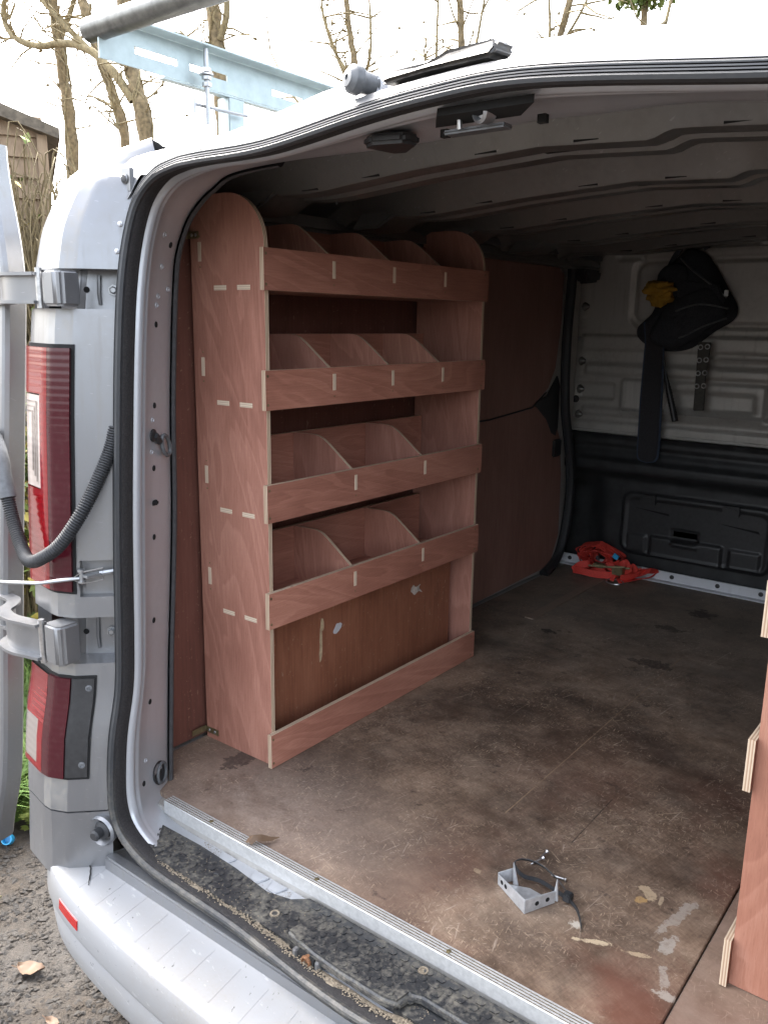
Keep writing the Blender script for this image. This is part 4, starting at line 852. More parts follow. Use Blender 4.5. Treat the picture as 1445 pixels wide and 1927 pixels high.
# ================================================================ things on the floor
br = thing('metal_bracket', (.68, -.04, 0), 'galvanised V-shaped tie bracket looped by a cable tie on the floor', 'bracket')
A, B, C = V(.632, -.040, 0), V(.712, -.083, 0), V(.742, -.020, 0)
def wallp(a, b, h0, h1, t=.0025):
    d = (b - a).normalized(); n = V(-d.y, d.x, 0) * t
    return MB().prism([a + V(0, 0, .0006), b + V(0, 0, .0006), b + V(0, 0, h1), a + V(0, 0, h0)], n)
w1 = wallp(A, B, .022, .030).obj('bracket_wall', 'zinc_cast', br, bevel=.0008)
w2 = wallp(B, C, .030, .026).obj('bracket_wall', 'zinc_cast', br, bevel=.0008)
MB().prism([A + V(.006, .006, .0006), B + V(0, .006, .0006), C + V(-.004, .0, .0006), (A + C) / 2 + V(0, .016, .0006)], (0, 0, .002)).obj('bracket_base', 'zinc_cast', br)
MB().prism([A.lerp(C, .22) + V(0, .012, .002), A.lerp(C, .30) + V(0, .012, .002), A.lerp(C, .22) + V(-.002, .012, .048)], (.001, .002, 0)).obj('bracket_tab', 'zinc_cast', br)
MB().prism([C + V(-.006, .0, .004), C + V(.003, .002, .004), C + V(.0, .001, .05)], (.001, .002, 0)).obj('bracket_tab', 'zinc_cast', br)
MB().prism([A + V(.0, .002, .001), A + V(.02, .026, .001), A + V(.02, .026, .03), A + V(0, .002, .024)], (-.002, .001, 0)).obj('bracket_tab', 'zinc_cast', br, bevel=.0006)
for par, (a, b), ss in ((w1, (A, B), (.16, .3)), (w2, (B, C), (.40, .74))):
    d = (b - a).normalized(); n = V(d.y, -d.x, 0)
    for s in ss: MB().lathe(a.lerp(b, s) + V(0, 0, .014) - n * .0003, n, [(.0048, 0), (.0045, .0006)], 12).obj('bracket_hole', 'hole', par)
ctp = crom([(.752, -.008, .014), (.70, .004, .013), (.668, -.004, .014), (.646, .002, .020), (.641, .012, .026), (.654, .028, .026), (.684, .036, .022), (.722, .024, .018), (.748, .008, .015), (.758, -.002, .014)], 6)
ct = thing('cable_tie', (.70, .0, 0), 'black cable tie closed in a loop round the metal bracket', 'cable tie')
MB().tube(ctp, .0044, 4, flat=[(1, .18), (1, -.18), (-1, -.18), (-1, .18)]).obj('strap', 'rubber', ct)
MB().box((.752, -.014, .006), (.768, .003, .022)).obj('lock_head', 'rubber', ct, bevel=.002)
MB().tube(crom([(.762, -.008, .012), (.785, -.020, .008), (.805, -.046, .004), (.812, -.062, .003)], 4), [.004] * 6 + [.003] * 4 + [.0015] * 3, 4, flat=[(1, .18), (1, -.18), (-1, -.18), (-1, .18)]).obj('tail', 'rubber', ct)
def screw(loc, az, tilt, label):
    t = thing('wood_screw', loc, label, 'screw', 'loose screws on the van floor')
    d = V(math.cos(az) * math.cos(tilt), math.sin(az) * math.cos(tilt), math.sin(tilt)); c = Vector(loc) + V(0, 0, .0048)
    MB().lathe(c + d * .014, d, [(.0018, -.004), (.0046, 0), (.0046, .0008), (.002, .0016)], 14).obj('head', 'steel', t)
    path = [c + d * (.011 - .0012 * k) for k in range(24)]
    MB().tube(path, [(.0017 if k % 2 else .0025) * (1 if k < 19 else (24 - k) / 6) for k in range(24)], 8).obj('shank', 'steel', t, ang=80)
screw((.6615, .087, .0005), R(80), R(16), 'steel screw furthest from the bracket, its tip under another screw head')
screw((.6605, .066, .0005), R(62), R(12), 'steel screw touching another, pointing toward the metal bracket')
screw((.717, .046, .0005), R(5), R(4), 'lone steel screw lying beside the cable tie loop')
lf = MB().rows([[V(.176, -.262, .012), V(.186, -.262, .016), V(.19, -.258, .010)], [V(.178, -.252, .022), V(.188, -.250, .028), V(.196, -.252, .018)], [V(.186, -.238, .016), V(.196, -.234, .024), V(.204, -.240, .014)], [V(.199, -.222, .010), V(.205, -.218, .014), V(.209, -.222, .008)], [V(.214, -.204, .009), V(.2145, -.203, .010), V(.215, -.204, .009)]]).obj('dead_leaf', 'leaf_dead')
tag(lf, 'curled brown dry leaf lying across the aluminium sill strip', 'leaf', 'dead leaves')
# sand and grit lodged along the sill
def grit(name, n, fn, smin, smax, seed):
    rr = random.Random(seed); mb = MB()
    for _ in range(n):
        p = fn(rr); s = rr.uniform(smin, smax); a = [V(rr.uniform(-1, 1), rr.uniform(-1, 1), rr.uniform(-.6, .8)) for _ in range(4)]
        mb.add([p + V(s, 0, 0), p + V(-s * .5, s * .9, 0), p + V(-s * .5, -s * .9, 0), p + V(a[0].x * s * .3, a[0].y * s * .3, s * 1.1)], [(0, 1, 3), (1, 2, 3), (2, 0, 3)])
    return mb.obj(name, 'sand', None, ang=180)
def chan(rr):
    x = rr.uniform(-.03, 1.0); y = lerp([(-.04, -.366), (.0, -.376), (.3, -.379), (.38, -.384), (.42, -.394), (.62, -.398), (.68, -.384), (1.2, -.386)], x) + rr.gauss(0, .0035); return V(x, y + .003, -.0325 + abs(rr.gauss(0, .0018)))
bed = []
for i in range(260):
    x = -.03 + i * .004; yc = lerp([(-.04, -.366), (.0, -.376), (.3, -.379), (.38, -.384), (.42, -.394), (.62, -.398), (.68, -.384), (1.2, -.386)], x)
    bed.append([V(x, yc + .003 + d, -.0350 + h * max(0, .1 + 1.7 * noise.noise(V(x * 22, 0, 0)) + .6 * noise.noise(V(x * 160, d * 300, 0)))) for d, h in ((-.011, 0), (-.006, .003), (0, .0045), (.006, .003), (.012, 0))])
tag(MB().rows(bed).obj('sand_bed', 'sand'), 'strip of trapped sand along the doorway seal', 'sand', kind='stuff')
tag(grit('sill_grit', 1700, chan, .0008, .0026, 5), 'sandy grit packed along the channel beside the doorway seal', 'grit', kind='stuff')
def pan(rr):
    while True:
        x = rr.uniform(-.05, .36); y = rr.uniform(-.300, -.262)
        if noise.noise(V(x * 14, y * 14, 2)) > .02 + rr.random() * .25: return V(x, y, -.0408)
tag(grit('pan_grit', 1500, pan, .0006, .0022, 6), 'sandy dust on the metal pan under the sill strip', 'grit', kind='stuff')
def tre(rr):
    return V(rr.uniform(-.05, 1.0), rr.uniform(-.365, -.295), -.0283)
tag(grit('tread_grit', 900, tre, .0005, .0016, 8), 'fine grit scattered over the black tread plate', 'grit', kind='stuff')
def flo(rr):
    return V(rr.uniform(-.15, .98), rr.uniform(-.23, .9), .0002)
tag(grit('floor_grit', 300, flo, .0005, .0013, 9), 'tiny crumbs scattered over the plywood load floor', 'grit', kind='stuff')

# ---- red ratchet straps in the far corner
st = thing('ratchet_strap', (-.02, 2.03, 0), 'tangled red ratchet straps heaped in the far corner', 'strap')
def ribbon(name, pts, w, par, mat='red_web', sub=8, wv=None):
    c = crom(pts, sub); n = len(c); rows = []; prev = None
    for i, p in enumerate(c):
        t = (c[min(i + 1, n - 1)] - c[max(i - 1, 0)]).normalized(); k = V(0, 0, 1) if wv is None else wv(i / n)
        side = (k - t * k.dot(t)); side = side.normalized() if side.length > .05 else (prev or V(0, 1, 0)); prev = side
        nn = t.cross(side) * .0012; rows.append([p + side * w / 2 + nn, p - side * w / 2 + nn, p - side * w / 2 - nn, p + side * w / 2 - nn])
    return MB().rows(rows, closed_u=True, cap=True).obj(name, mat, par, ang=50)
rr = random.Random(12)
for k in range(9):
    c = V(-.085 + rr.uniform(-.02, .02), 2.02 + k * .008, .066 + rr.uniform(-.008, .008)); a0 = rr.uniform(0, 6); ra, rz_ = rr.uniform(.035, .095), rr.uniform(.028, .058); tl = rr.uniform(-.5, .5)
    ribbon('strap_coil', [c + V(ra * math.cos(a0 + t) * (1 + .15 * math.sin(3 * t + k)), rr.uniform(-.012, .012), min(rz_, .058) * math.sin(a0 + t) * (1 + .15 * math.cos(2 * t + k))) for t in [R(q) for q in range(0, 361, 30)]], .028, st, wv=lambda u, tl=tl, k=k: V(.25 * math.sin(k), 1, tl + .5 * math.sin(6 * u + k)))
for k in range(6):
    a0 = rr.uniform(0, 6); c = V(rr.uniform(-.02, .07), 2.01 + rr.uniform(-.02, .03), .045); q = []
    for j in range(6): q.append(c + V((j - 2.5) * .03 + rr.uniform(-.015, .015), rr.uniform(-.02, .02), rr.uniform(-.02, .03) * (1 if j % 2 else -.6)))
    ribbon('strap_fold', q, .026, st, wv=lambda u, k=k: V(.3 * math.sin(k * 2), .7, 1 + .6 * math.sin(5 * u + k)))
ribbon('strap_tail', [(-.155, 1.94, .018), (-.12, 1.935, .05), (-.09, 1.95, .055), (-.105, 1.985, .03), (-.145, 1.985, .02), (-.16, 1.95, .02), (-.12, 1.93, .025), (-.05, 1.935, .022), (.0, 1.95, .024), (.03, 1.975, .03)], .030, st)
ribbon('strap_tail', [(.05, 1.955, .02), (.09, 1.985, .03), (.125, 2.04, .045), (.15, 2.085, .035), (.135, 2.06, .016), (.09, 2.0, .012), (.045, 1.94, .010)], .030, st, wv=lambda u: V(.2, -.3, 1 - 1.2 * u))
ribbon('strap_tail', [(-.10, 1.99, .03), (-.06, 1.965, .035), (-.01, 1.96, .02), (.03, 1.945, .016)], .028, st, wv=lambda u: V(.1, .6, 1))
rt = MB().box((.01, 1.955, .028), (.055, 1.99, .062)).box((-.075, 1.955, .045), (-.03, 1.985, .062)).tube([(-.09, 1.945, .05), (.08, 1.99, .058)], .005, 8).tube([(.005, 1.95, .06), (.06, 1.965, .066)], .004, 8).obj('ratchet', 'brass', st, bevel=.003)
MB().tube([V(.035 + .036 * math.cos(t), 1.935 + .022 * math.sin(t), .006 + .004 * math.sin(t)) for t in [R(k) for k in range(0, 361, 20)]], .0035, 8).obj('hook_ring', 'steel', st)
MB().box((-.002, 1.985, .088), (.022, 1.992, .108), rot=Matrix.Rotation(.5, 3, 'Y')).obj('blue_tape', 'blue', st)

# ---- tool bag hung on the bulkhead
bag = thing('tool_bag', (.2, 2.10, .95), 'black canvas tool pouch hanging from the bulkhead with a belt', 'bag')
def pillow(name, pts, y, depth, mat, par, seed=0, n=14, amp=.012):
    ol = crom([(a, 0, b) for a, b in pts], 5, True); cx = sum(p.x for p in ol) / len(ol); cz = sum(p.z for p in ol) / len(ol); rows = []
    for j in range(n + 1):
        s = 1 - j / n; d = depth * math.sqrt(max(0, 1 - s ** 2.6)); rows.append([])
        for p in ol:
            q = V(cx + (p.x - cx) * s, y - d, cz + (p.z - cz) * s); k = noise.noise(V(q.x * 14 + seed, q.z * 14, seed)) + .6 * noise.noise(V(q.x * 34 + seed, q.z * 34, seed)); rows[-1].append(q + V(0, -abs(k) * amp * (1 - s ** 3), 0))
    return MB().rows([[V(p.x, y + .0, p.z) for p in ol]] + rows, closed_u=True, cap=True).obj(name, mat, par, ang=60)
pillow('pouch', [(0.135, 1.335), (0.180, 1.335), (0.225, 1.31), (0.275, 1.245), (0.315, 1.18), (0.351, 1.12), (0.343, 1.07), (0.270, 1.02), (0.195, .96), (0.115, .943), (0.035, .955), (-0.025, .99), (-0.033, 1.03), (0.025, 1.09), (0.041, 1.15), (0.053, 1.21), (0.075, 1.27)], 2.145, .085, 'canvas', bag, 1)
pillow('front_pocket', [(0.125, 1.15), (0.195, 1.18), (0.275, 1.20), (0.330, 1.12), (0.320, 1.07), (0.255, 1.02), (0.175, .965), (0.095, .96), (0.045, 1.0), (0.075, 1.08)], 2.07, .05, 'canvas', bag, 5, amp=.018)
pillow('side_pocket', [(0.060, 1.24), (0.105, 1.28), (0.165, 1.27), (0.185, 1.2), (0.125, 1.14), (0.060, 1.13)], 2.075, .035, 'canvas', bag, 9)
MB().tube(crom([(.085, 2.10, 1.25), (.11, 2.10, 1.31), (.155, 2.10, 1.365), (.20, 2.10, 1.375), (.23, 2.10, 1.33)], 5), .010, 6, flat=[(1, .25), (1, -.25), (-1, -.25), (-1, .25)]).obj('hanging_loop', 'canvas', bag)
MB().lathe((.185, 2.15, 1.365), (0, -1, .1), [(.03, 0), (.034, .02), (.028, .06), (.012, .066)], 16).obj('hook', 'black', bag)
def strap_flat(name, pts, y0, t, mat, par): return MB().prism([V(a, y0 + .03 * sstep(.9, .5, b) * 0, b) for a, b in pts], (0, t, 0)).obj(name, mat, par, bevel=.003)
bl = [(.015, 1.06), (.028, .99), (.026, .75), (.030, .56), (.032, .515), (.045, .498), (.075, .492), (.11, .498), (.123, .515), (.126, .56), (.118, .8), (.11, .95), (.10, 1.03)]
belt = strap_flat('belt', bl, 2.068, .008, 'navy', bag)
strap_flat('belt_pad', [(a * .86 + .0105, b * .985 + .012) for a, b in bl], 2.064, .010, 'beltpad', bag)
sp = [(.235, .985), (.285, .985), (.278, .85), (.283, .722), (.240, .718), (.238, .85)]
strap_flat('eyelet_strap', sp, 2.082, .005, 'leather', bag)
for r in range(4):
    for c in range(2): MB().tube([V(.247 + c * .026 + .0085 * math.cos(t), 2.080, .965 - .05 * r + .0085 * math.sin(t) + .003 * c) for t in [R(k) for k in range(0, 361, 24)]], .0022, 6).obj('eyelet', 'steel', bag)
hp = crom([(.105, 2.075, .94), (.118, 2.072, .88), (.14, 2.07, .80), (.165, 2.068, .72), (.18, 2.067, .672)], 14)
MB().tube(hp, [(.004 + .010 * sstep(.25, .6, i / len(hp))) * (1 if i % 2 else .86) for i in range(len(hp))], 10).obj('tool_handle', 'black', bag, ang=80)
for q in ([(.10, 2.052, 1.075), (.16, 2.018, 1.10), (.25, 2.008, 1.125), (.345, 2.05, 1.11)], [(.10, 2.07, 1.0), (.18, 2.028, 1.0), (.27, 2.02, 1.045), (.34, 2.06, 1.075)], [(.14, 2.075, 1.30), (.20, 2.055, 1.25), (.27, 2.05, 1.20), (.33, 2.07, 1.15)]):
    MB().tube(crom(q, 6), .0035, 6).obj('seam_piping', 'grey_plastic', bag)
MB().prism([V(.13, 2.046, 1.225), V(.30, 2.046, 1.20), V(.33, 2.052, 1.13), V(.16, 2.03, 1.135)], (0, .012, 0)).obj('pocket_flap', 'canvas', bag, bevel=.006, bseg=3)
MB().lathe((.17, 2.035, 1.115), (0, -1, 0), [(.007, 0), (.006, .004)], 10).obj('press_stud', 'steel', bag)
MB().box((.325, 2.045, 1.155), (.338, 2.06, 1.178)).obj('zip_pull', 'steel', bag, bevel=.002)
gl = thing('work_glove', (.06, 2.04, 1.15), 'crumpled yellow work glove tucked in the top of the tool bag', 'glove')
def crumple(c, rx, rz, ry, seed):
    rows = []
    for j in range(13):
        ph = math.pi * j / 12; rows.append([])
        for i in range(26):
            th_ = 2 * math.pi * i / 26; d = V(math.sin(ph) * math.cos(th_), -math.cos(ph), math.sin(ph) * math.sin(th_)); k = 1 + .38 * noise.noise(d * 1.9 + V(seed, 0, 0)) + .22 * noise.noise(d * 4.5 + V(seed, 3, 0))
            rows[-1].append(V(c[0] + d.x * rx * k, c[1] + d.y * ry * k, c[2] + d.z * rz * k))
    return MB().rows(rows, closed_u=True)
crumple((.085, 2.022, 1.185), .062, .028, .028, 2).obj('cuff', 'yellow', gl, ang=60); crumple((.092, 2.026, 1.152), .048, .034, .026, 5).obj('palm', 'yellow', gl, ang=60)
pillow('thumb', [(.03, 1.205), (.06, 1.215), (.07, 1.19), (.035, 1.17)], 2.035, .022, 'yellow', gl, 3, n=6, amp=.006)

# ================================================================ roof rack
rk = thing('roof_rack', (.575, .1, 1.42), 'galvanised roof rack with rear roller tube above the van', 'roof rack')
MB().tube([(-.325, -.175, 1.612), (1.48, -.175, 1.612)], .0235, 24).obj('roller_tube', 'tube', rk)
def side_bar(x, f):
    z0, z1 = 1.553, 1.628; ya, yb = -.185, 1.9
    m = MB(); slots = [(-.10, .012), (.045, .155), (.30, .41), (.56, .67)]
    ys = sorted({ya, yb} | {v for s in slots for v in s})
    za, zb = 1.580, 1.594
    for a, b in zip(ys, ys[1:]):
        if (a, b) in slots: m.box((x - .002, a, z0), (x + .002, b, za)); m.box((x - .002, a, zb), (x + .002, b, z1))
        else: m.box((x - .002, a, z0), (x + .002, b, z1))
    m.box((min(x, x + f * .042), ya + .03, z1 + .0005), (max(x, x + f * .042), yb, z1 + .004))
    m.box((min(x, x - f * .02), ya + .16, z0 - .004), (max(x, x - f * .02), yb, z0 - .0005))
    sb = m.obj('side_bar', 'galv_blue', rk)
    bx_ = x + f * .028
    MB().tube([(bx_, .07, 1.625), (bx_, .07, 1.47)], .0055, 10).obj('threaded_rod', 'galv', sb)
    for z in (1.578, 1.562, 1.548): MB().lathe((bx_, .07, z), (0, 0, 1), [(.0105, 0), (.0105, .008), (.006, .009)], 6).obj('nut', 'steel', sb)
    MB().lathe((bx_, .07, 1.571), (0, 0, 1), [(.016, 0), (.016, .003)], 16).obj('washer', 'steel', sb)
    MB().tube([(bx_ - .01, .04, 1.508), (bx_ - .01, .20, 1.512)], .004, 8).box((bx_ - .016, .035, 1.49), (bx_ - .004, .041, 1.522)).obj('clamp_rod', 'galv', sb)
    for yy in (.16, 1.5): MB().box((x - f * .02 - .02, yy, 1.36), (x - f * .02 + .02, yy + .05, z0 - .003)).obj('rack_foot', 'galv_blue', sb, bevel=.002)
side_bar(-.283, 1); side_bar(1.433, -1)

# ================================================================ outside: shed, trees, brambles, grass
def leaf_shape(mb, p, d, n, l, w, mi=0):
    d = d.normalized(); s = d.cross(n); s = s.normalized() if s.length > 1e-3 else d.orthogonal().normalized(); n = s.cross(d)
    mb.add([p, p + d * l * .3 + s * w * .5 + n * w * .12, p + d * l * .65 + s * w * .4 + n * w * .1, p + d * l, p + d * l * .65 - s * w * .4 + n * w * .1, p + d * l * .3 - s * w * .5 + n * w * .12, p + d * l * .5 - n * w * .05], [(0, 1, 6), (1, 2, 6), (2, 3, 6), (3, 4, 6), (4, 5, 6), (5, 0, 6)], mi)
def rv(rr, s=1.0): return V(rr.gauss(0, s), rr.gauss(0, s), rr.gauss(0, s))
# shed
sx, sy = -2.95, 1.30; dirx = V(.50, .866, 0); nrm = V(.866, -.50, 0)     # boarded wall faces the van
shed = thing('garden_shed', (sx - .6, sy - 1.0, GZ), 'timber shed with lapped boards behind the brambles', 'shed')
W0, W1, HT = -2.6, 0.0, 1.95
nb = 26
for k in range(nb):
    z = GZ + k * .10
    a = V(sx, sy, z) + dirx * W0; b = V(sx, sy, z) + dirx * W1
    me = MB().prism([a + nrm * .030, b + nrm * .030, b + nrm * .012 + V(0, 0, .102), a + nrm * .012 + V(0, 0, .102)], -nrm * .012).obj('board', 'plank', shed)
MB().prism([V(sx, sy, GZ) + dirx * W0, V(sx, sy, GZ) + dirx * W1, V(sx, sy, HT - .03) + dirx * W1, V(sx, sy, HT + .14) + dirx * -.4, V(sx, sy, HT + .14) + dirx * W0], -nrm * 1.6).obj('shed_body', 'plank', shed)
for w in (-.03,): MB().prism([V(sx, sy, GZ) + dirx * w + nrm * .034, V(sx, sy, GZ) + dirx * (w + .05) + nrm * .034, V(sx, sy, HT) + dirx * (w + .05) + nrm * .034, V(sx, sy, HT) + dirx * w + nrm * .034], nrm * .02).obj('corner_post', 'plank', shed)
ro = V(sx, sy, 0)
MB().prism([ro + dirx * (W0 - .1) + nrm * .10 + V(0, 0, HT + .20), ro + dirx * (-.40) + nrm * .10 + V(0, 0, HT + .20), ro + dirx * (.08) + nrm * .10 + V(0, 0, HT + .03), ro + dirx * (.08) + nrm * .10 + V(0, 0, HT - .02), ro + dirx * (-.41) + nrm * .10 + V(0, 0, HT + .13), ro + dirx * (W0 - .1) + nrm * .10 + V(0, 0, HT + .13)], -nrm * 1.8).obj('shed_roof', 'roof_felt', shed)
# brambles over the shed
def bramble(name, c, n, spread, h, label, seed, thick=.008, nleaf=60, lcol=('leaf', 'leaf_y')):
    rr = random.Random(seed); th_ = thing(name, (c[0], c[1], GZ), label, 'bush'); mb = MB(); lf_ = MB(); lf2 = MB(); allp = []
    for _ in range(n):
        p = Vector(c) + V(rr.gauss(0, spread * .5), rr.gauss(0, spread * .5), 0); a = rr.uniform(0, 6.28); out = V(math.cos(a), math.sin(a), 0); top = h * rr.uniform(.55, 1.0); ln = rr.uniform(.4, 1.2) * spread
        cp = [V(p.x, p.y, GZ), p + out * ln * .25 + V(0, 0, top * .6) + rv(rr, .05), p + out * ln * .6 + V(0, 0, top) + rv(rr, .07), p + out * ln + V(0, 0, top * .82) + rv(rr, .1), p + out * ln * 1.25 + V(0, 0, top * .45) + rv(rr, .12)]
        pth = crom(cp, 5); r0 = thick * rr.uniform(.5, 1.1); mb.tube(pth, [r0 * (1 - .75 * i / len(pth)) for i in range(len(pth))], 5, cap=False); allp += pth[6:]
    for _ in range(nleaf):
        p = rr.choice(allp); leaf_shape(lf_ if rr.random() < .65 else lf2, p, rv(rr) + V(.1, -.1, -.2), rv(rr) + V(0, 0, 1), rr.uniform(.035, .07), rr.uniform(.025, .045))
    mb.obj('stems', 'bramble', th_, ang=60); lf_.obj('leaves', lcol[0], th_, ang=60); lf2.obj('yellow_leaves', lcol[1], th_, ang=60); return th_
bramble('bramble_bush', (-2.70, 1.02, GZ), 420, .40, 2.35, 'bare arching brambles tangled against the timber shed', 21, .0065, 160)
bramble('hedge_bush', (-1.98, .56, GZ), 60, .32, 1.35, 'low leafy bramble bush behind the open van door', 33, .007, 4200)
# trees
def tree(c, pts, r0, r1, label, seed, branches=(), vines=2, twigs=10):
    rr = random.Random(seed); t = thing('tree', (pts[0][0], pts[0][1], GZ), label, 'tree', 'bare trees behind the van')
    def limb(name, P, a, b, par, k=9, knob=.10):
        p = crom(P, k); n = len(p); return MB().tube([q + rv(rr, a * .05) for q in p], [(a + (b - a) * i / (n - 1)) * (1 + knob * rr.uniform(-1, 1)) for i in range(n)], 9).obj(name, 'bark', par, ang=60), p
    tr_, P = limb('trunk', pts, r0, r1, t)
    crown = MB(); allp = list(P[len(P) // 3:])
    for (bp, a, b) in branches:
        q = crom(bp, 8); n = len(q); crown.tube([s + rv(rr, a * .06) for s in q], [(a + (b - a) * i / (n - 1)) * (1 + .08 * rr.uniform(-1, 1)) for i in range(n)], 7, cap=False); allp += q[3:]
    for _ in range(twigs):
        p = rr.choice(allp); d = V(rr.gauss(0, 1), rr.gauss(0, .6), rr.uniform(-.3, 1.2)).normalized(); l = rr.uniform(.25, .8); q = [p]
        for s in range(5): d = (d + rv(rr, .22)).normalized(); q.append(q[-1] + d * l / 5)
        crown.tube(q, [.011 * (1 - .75 * i / 5) for i in range(6)], 4, cap=False)
        for s in range(rr.randint(0, 1)): leaf_shape(crown, rr.choice(q[2:]), rv(rr), rv(rr), .05, .03)
    crown.obj('crown', 'vine', t, ang=60)
    vm = MB()
    for v in range(vines):
        a0 = rr.uniform(0, 6); sp_ = rr.choice([-1, 1]) * rr.uniform(3, 6); q = []
        for i, p in enumerate(P):
            u = i / (len(P) - 1); rad = r0 + (r1 - r0) * u; a = a0 + sp_ * u * 3; q.append(p + V(math.cos(a), math.sin(a), 0) * rad * 1.06)
        q = crom(q, 2); vm.tube(q, [.010 * rr.uniform(.6, 1.3) for _ in q], 5, cap=False)
    if vines: vm.obj('ivy_stems', 'vine', t, ang=60)
    return t
tree(0, [(-6.75, 4, GZ), (-6.85, 4, 1.5), (-6.86, 4, 2.9), (-6.93, 4, 3.4), (-7.0, 4, 3.9), (-7.08, 4, 4.6), (-7.1, 4.1, 6.2)], .064, .046, 'straight ivy-wound tree trunk nearest the shed roof', 1, [([(-7.0, 4, 3.7), (-6.6, 4.2, 4.6), (-6.1, 4.3, 5.6)], .03, .01)], 4, 34)
tree(0, [(-5.6, 4, GZ), (-5.8, 4, 1.5), (-5.98, 4, 2.75), (-6.12, 4, 3.1), (-6.32, 4, 3.55), (-6.5, 4, 3.95), (-6.75, 4, 4.6), (-6.9, 4.1, 6.2)], .05, .038, 'slender leaning tree between two thicker trunks', 2, [([(-6.45, 4, 3.85), (-6.7, 4.05, 4.15), (-6.85, 4.1, 4.5)], .025, .012)], 3, 34)
tree(0, [(-5.4, 3.9, GZ), (-5.5, 3.9, 1.5), (-5.52, 3.9, 2.7), (-5.62, 3.9, 3.1), (-5.72, 3.9, 3.45), (-5.74, 3.9, 4.3), (-5.8, 4.0, 6.2)], .074, .055, 'thick tree trunk behind the rear end of the roof rack', 3,
     [([(-5.62, 3.85, 2.98), (-5.80, 3.8, 3.22), (-6.08, 3.75, 3.45), (-6.42, 3.7, 3.56), (-6.75, 3.65, 3.58), (-7.05, 3.6, 3.68), (-7.25, 3.6, 3.86), (-7.22, 3.6, 4.05), (-6.95, 3.6, 4.12), (-6.7, 3.65, 4.0)], .042, .022),
      ([(-6.7, 3.65, 4.0), (-6.4, 3.7, 3.72), (-6.12, 3.75, 3.48)], .026, .03), ([(-7.1, 3.6, 3.7), (-7.4, 3.6, 3.75), (-7.9, 3.6, 3.9)], .014, .006), ([(-5.9, 3.8, 3.3), (-5.86, 3.8, 3.0), (-5.78, 3.8, 2.75)], .02, .012)], 4, 60)
tree(0, [(-4.5, 4, GZ), (-4.55, 4, 2.2), (-4.62, 4, 3.2), (-4.68, 4, 3.7), (-4.75, 4, 4.6), (-4.8, 4.1, 6.0)], .072, .048, 'tree trunk rising behind the middle of the roof rack bar', 4, [([(-4.6, 4, 3.35), (-4.5, 4, 3.55), (-4.48, 4, 4.2)], .035, .02), ([(-4.6, 4, 3.3), (-4.95, 4, 3.4), (-5.2, 4, 3.6)], .014, .006)], 2, 34)
def stems(x, y, label, seed, lst):
    rr = random.Random(seed); base = [(x, y, GZ), (x + .03, y, 1.6), lst[0][0]]
    t = tree(0, base + lst[0][1:], .05, .022, label, seed, [(q, .022, .008) for q in lst[1:]], 0, 70); return t
stems(-4.35, 5.6, 'forked slender bare tree behind the end of the rack bar', 5, [[(-4.40, 5.6, 2.95), (-4.42, 5.6, 3.4), (-4.55, 5.6, 4.0), (-4.7, 5.6, 5.2)], [(-4.42, 5.6, 3.3), (-4.7, 5.6, 3.65), (-4.85, 5.6, 4.0), (-4.95, 5.6, 4.6)], [(-4.42, 5.6, 3.15), (-4.62, 5.6, 3.5), (-4.9, 5.6, 4.1)], [(-4.4, 5.6, 3.2), (-4.25, 5.6, 3.6), (-4.3, 5.6, 4.3)], [(-4.6, 5.6, 2.9), (-5.2, 5.6, 3.25), (-5.6, 5.6, 3.8)]])
stems(-3.35, 5.8, 'thin upright bare stems behind the washer nozzle', 6, [[(-3.30, 5.8, 2.9), (-3.33, 5.8, 3.4), (-3.40, 5.8, 4.2), (-3.45, 5.8, 5.0)], [(-3.30, 5.8, 2.9), (-3.22, 5.8, 3.3), (-3.05, 5.8, 4.2)], [(-3.6, 5.8, 2.8), (-3.62, 5.8, 3.4), (-3.6, 5.8, 4.4)], [(-3.6, 5.8, 2.9), (-3.72, 5.8, 3.3), (-3.75, 5.8, 3.5)]])
stems(-2.7, 6.0, 'spreading twiggy bare tree behind the brake lamp housing', 7, [[(-2.62, 6, 2.9), (-2.5, 6, 3.3), (-2.35, 6, 3.9), (-2.2, 6, 4.8)], [(-2.9, 6, 2.9), (-2.65, 6, 3.2), (-2.3, 6, 3.6), (-2.1, 6, 4.0)], [(-2.6, 6, 3.0), (-2.55, 6, 3.5), (-2.6, 6, 4.0)], [(-1.55, 6, 3.2), (-1.5, 6, 3.5), (-1.4, 6, 4.0)]])
# grass
def grass(name, n, fn, hmin, hmax, mat, seed, label):
    rr = random.Random(seed); mb = MB()
    for _ in range(n):
        x, y = fn(rr); z = GZ + gnoise(x, y) - .005; a = rr.uniform(0, 6.28); d = V(math.cos(a), math.sin(a), 0); h = rr.uniform(hmin, hmax); b = rr.uniform(.2, 1.0) * h; w = rr.uniform(.0025, .005); s = V(-d.y, d.x, 0) * w; p = V(x, y, z)
        mb.add([p - s, p + s, p + d * b * .3 + V(0, 0, h * .6) + s * .8, p + d * b * .3 + V(0, 0, h * .6) - s * .8, p + d * b + V(0, 0, h * (.95 - .3 * b / h))], [(0, 1, 2, 3), (3, 2, 4)])
    return tag(mb.obj(name, mat, None, ang=180), label, 'grass', kind='stuff')
def gfn(rr):
    t = rr.random() ** 1.5; x = -1.10 - 3.2 * t; y = .02 + 1.75 * t + rr.uniform(-.28 - .2 * t, .30 + .25 * t); return x, y
grass('grass', 20000, gfn, .07, .26, 'grass', 41, 'long green grass growing beside the van')
grass('dry_grass', 4200, lambda rr: (lambda p: (p[0] - .10, p[1]))(gfn(rr)), .03, .12, 'grass_dry', 42, 'straw-coloured dead grass among the green at the verge')
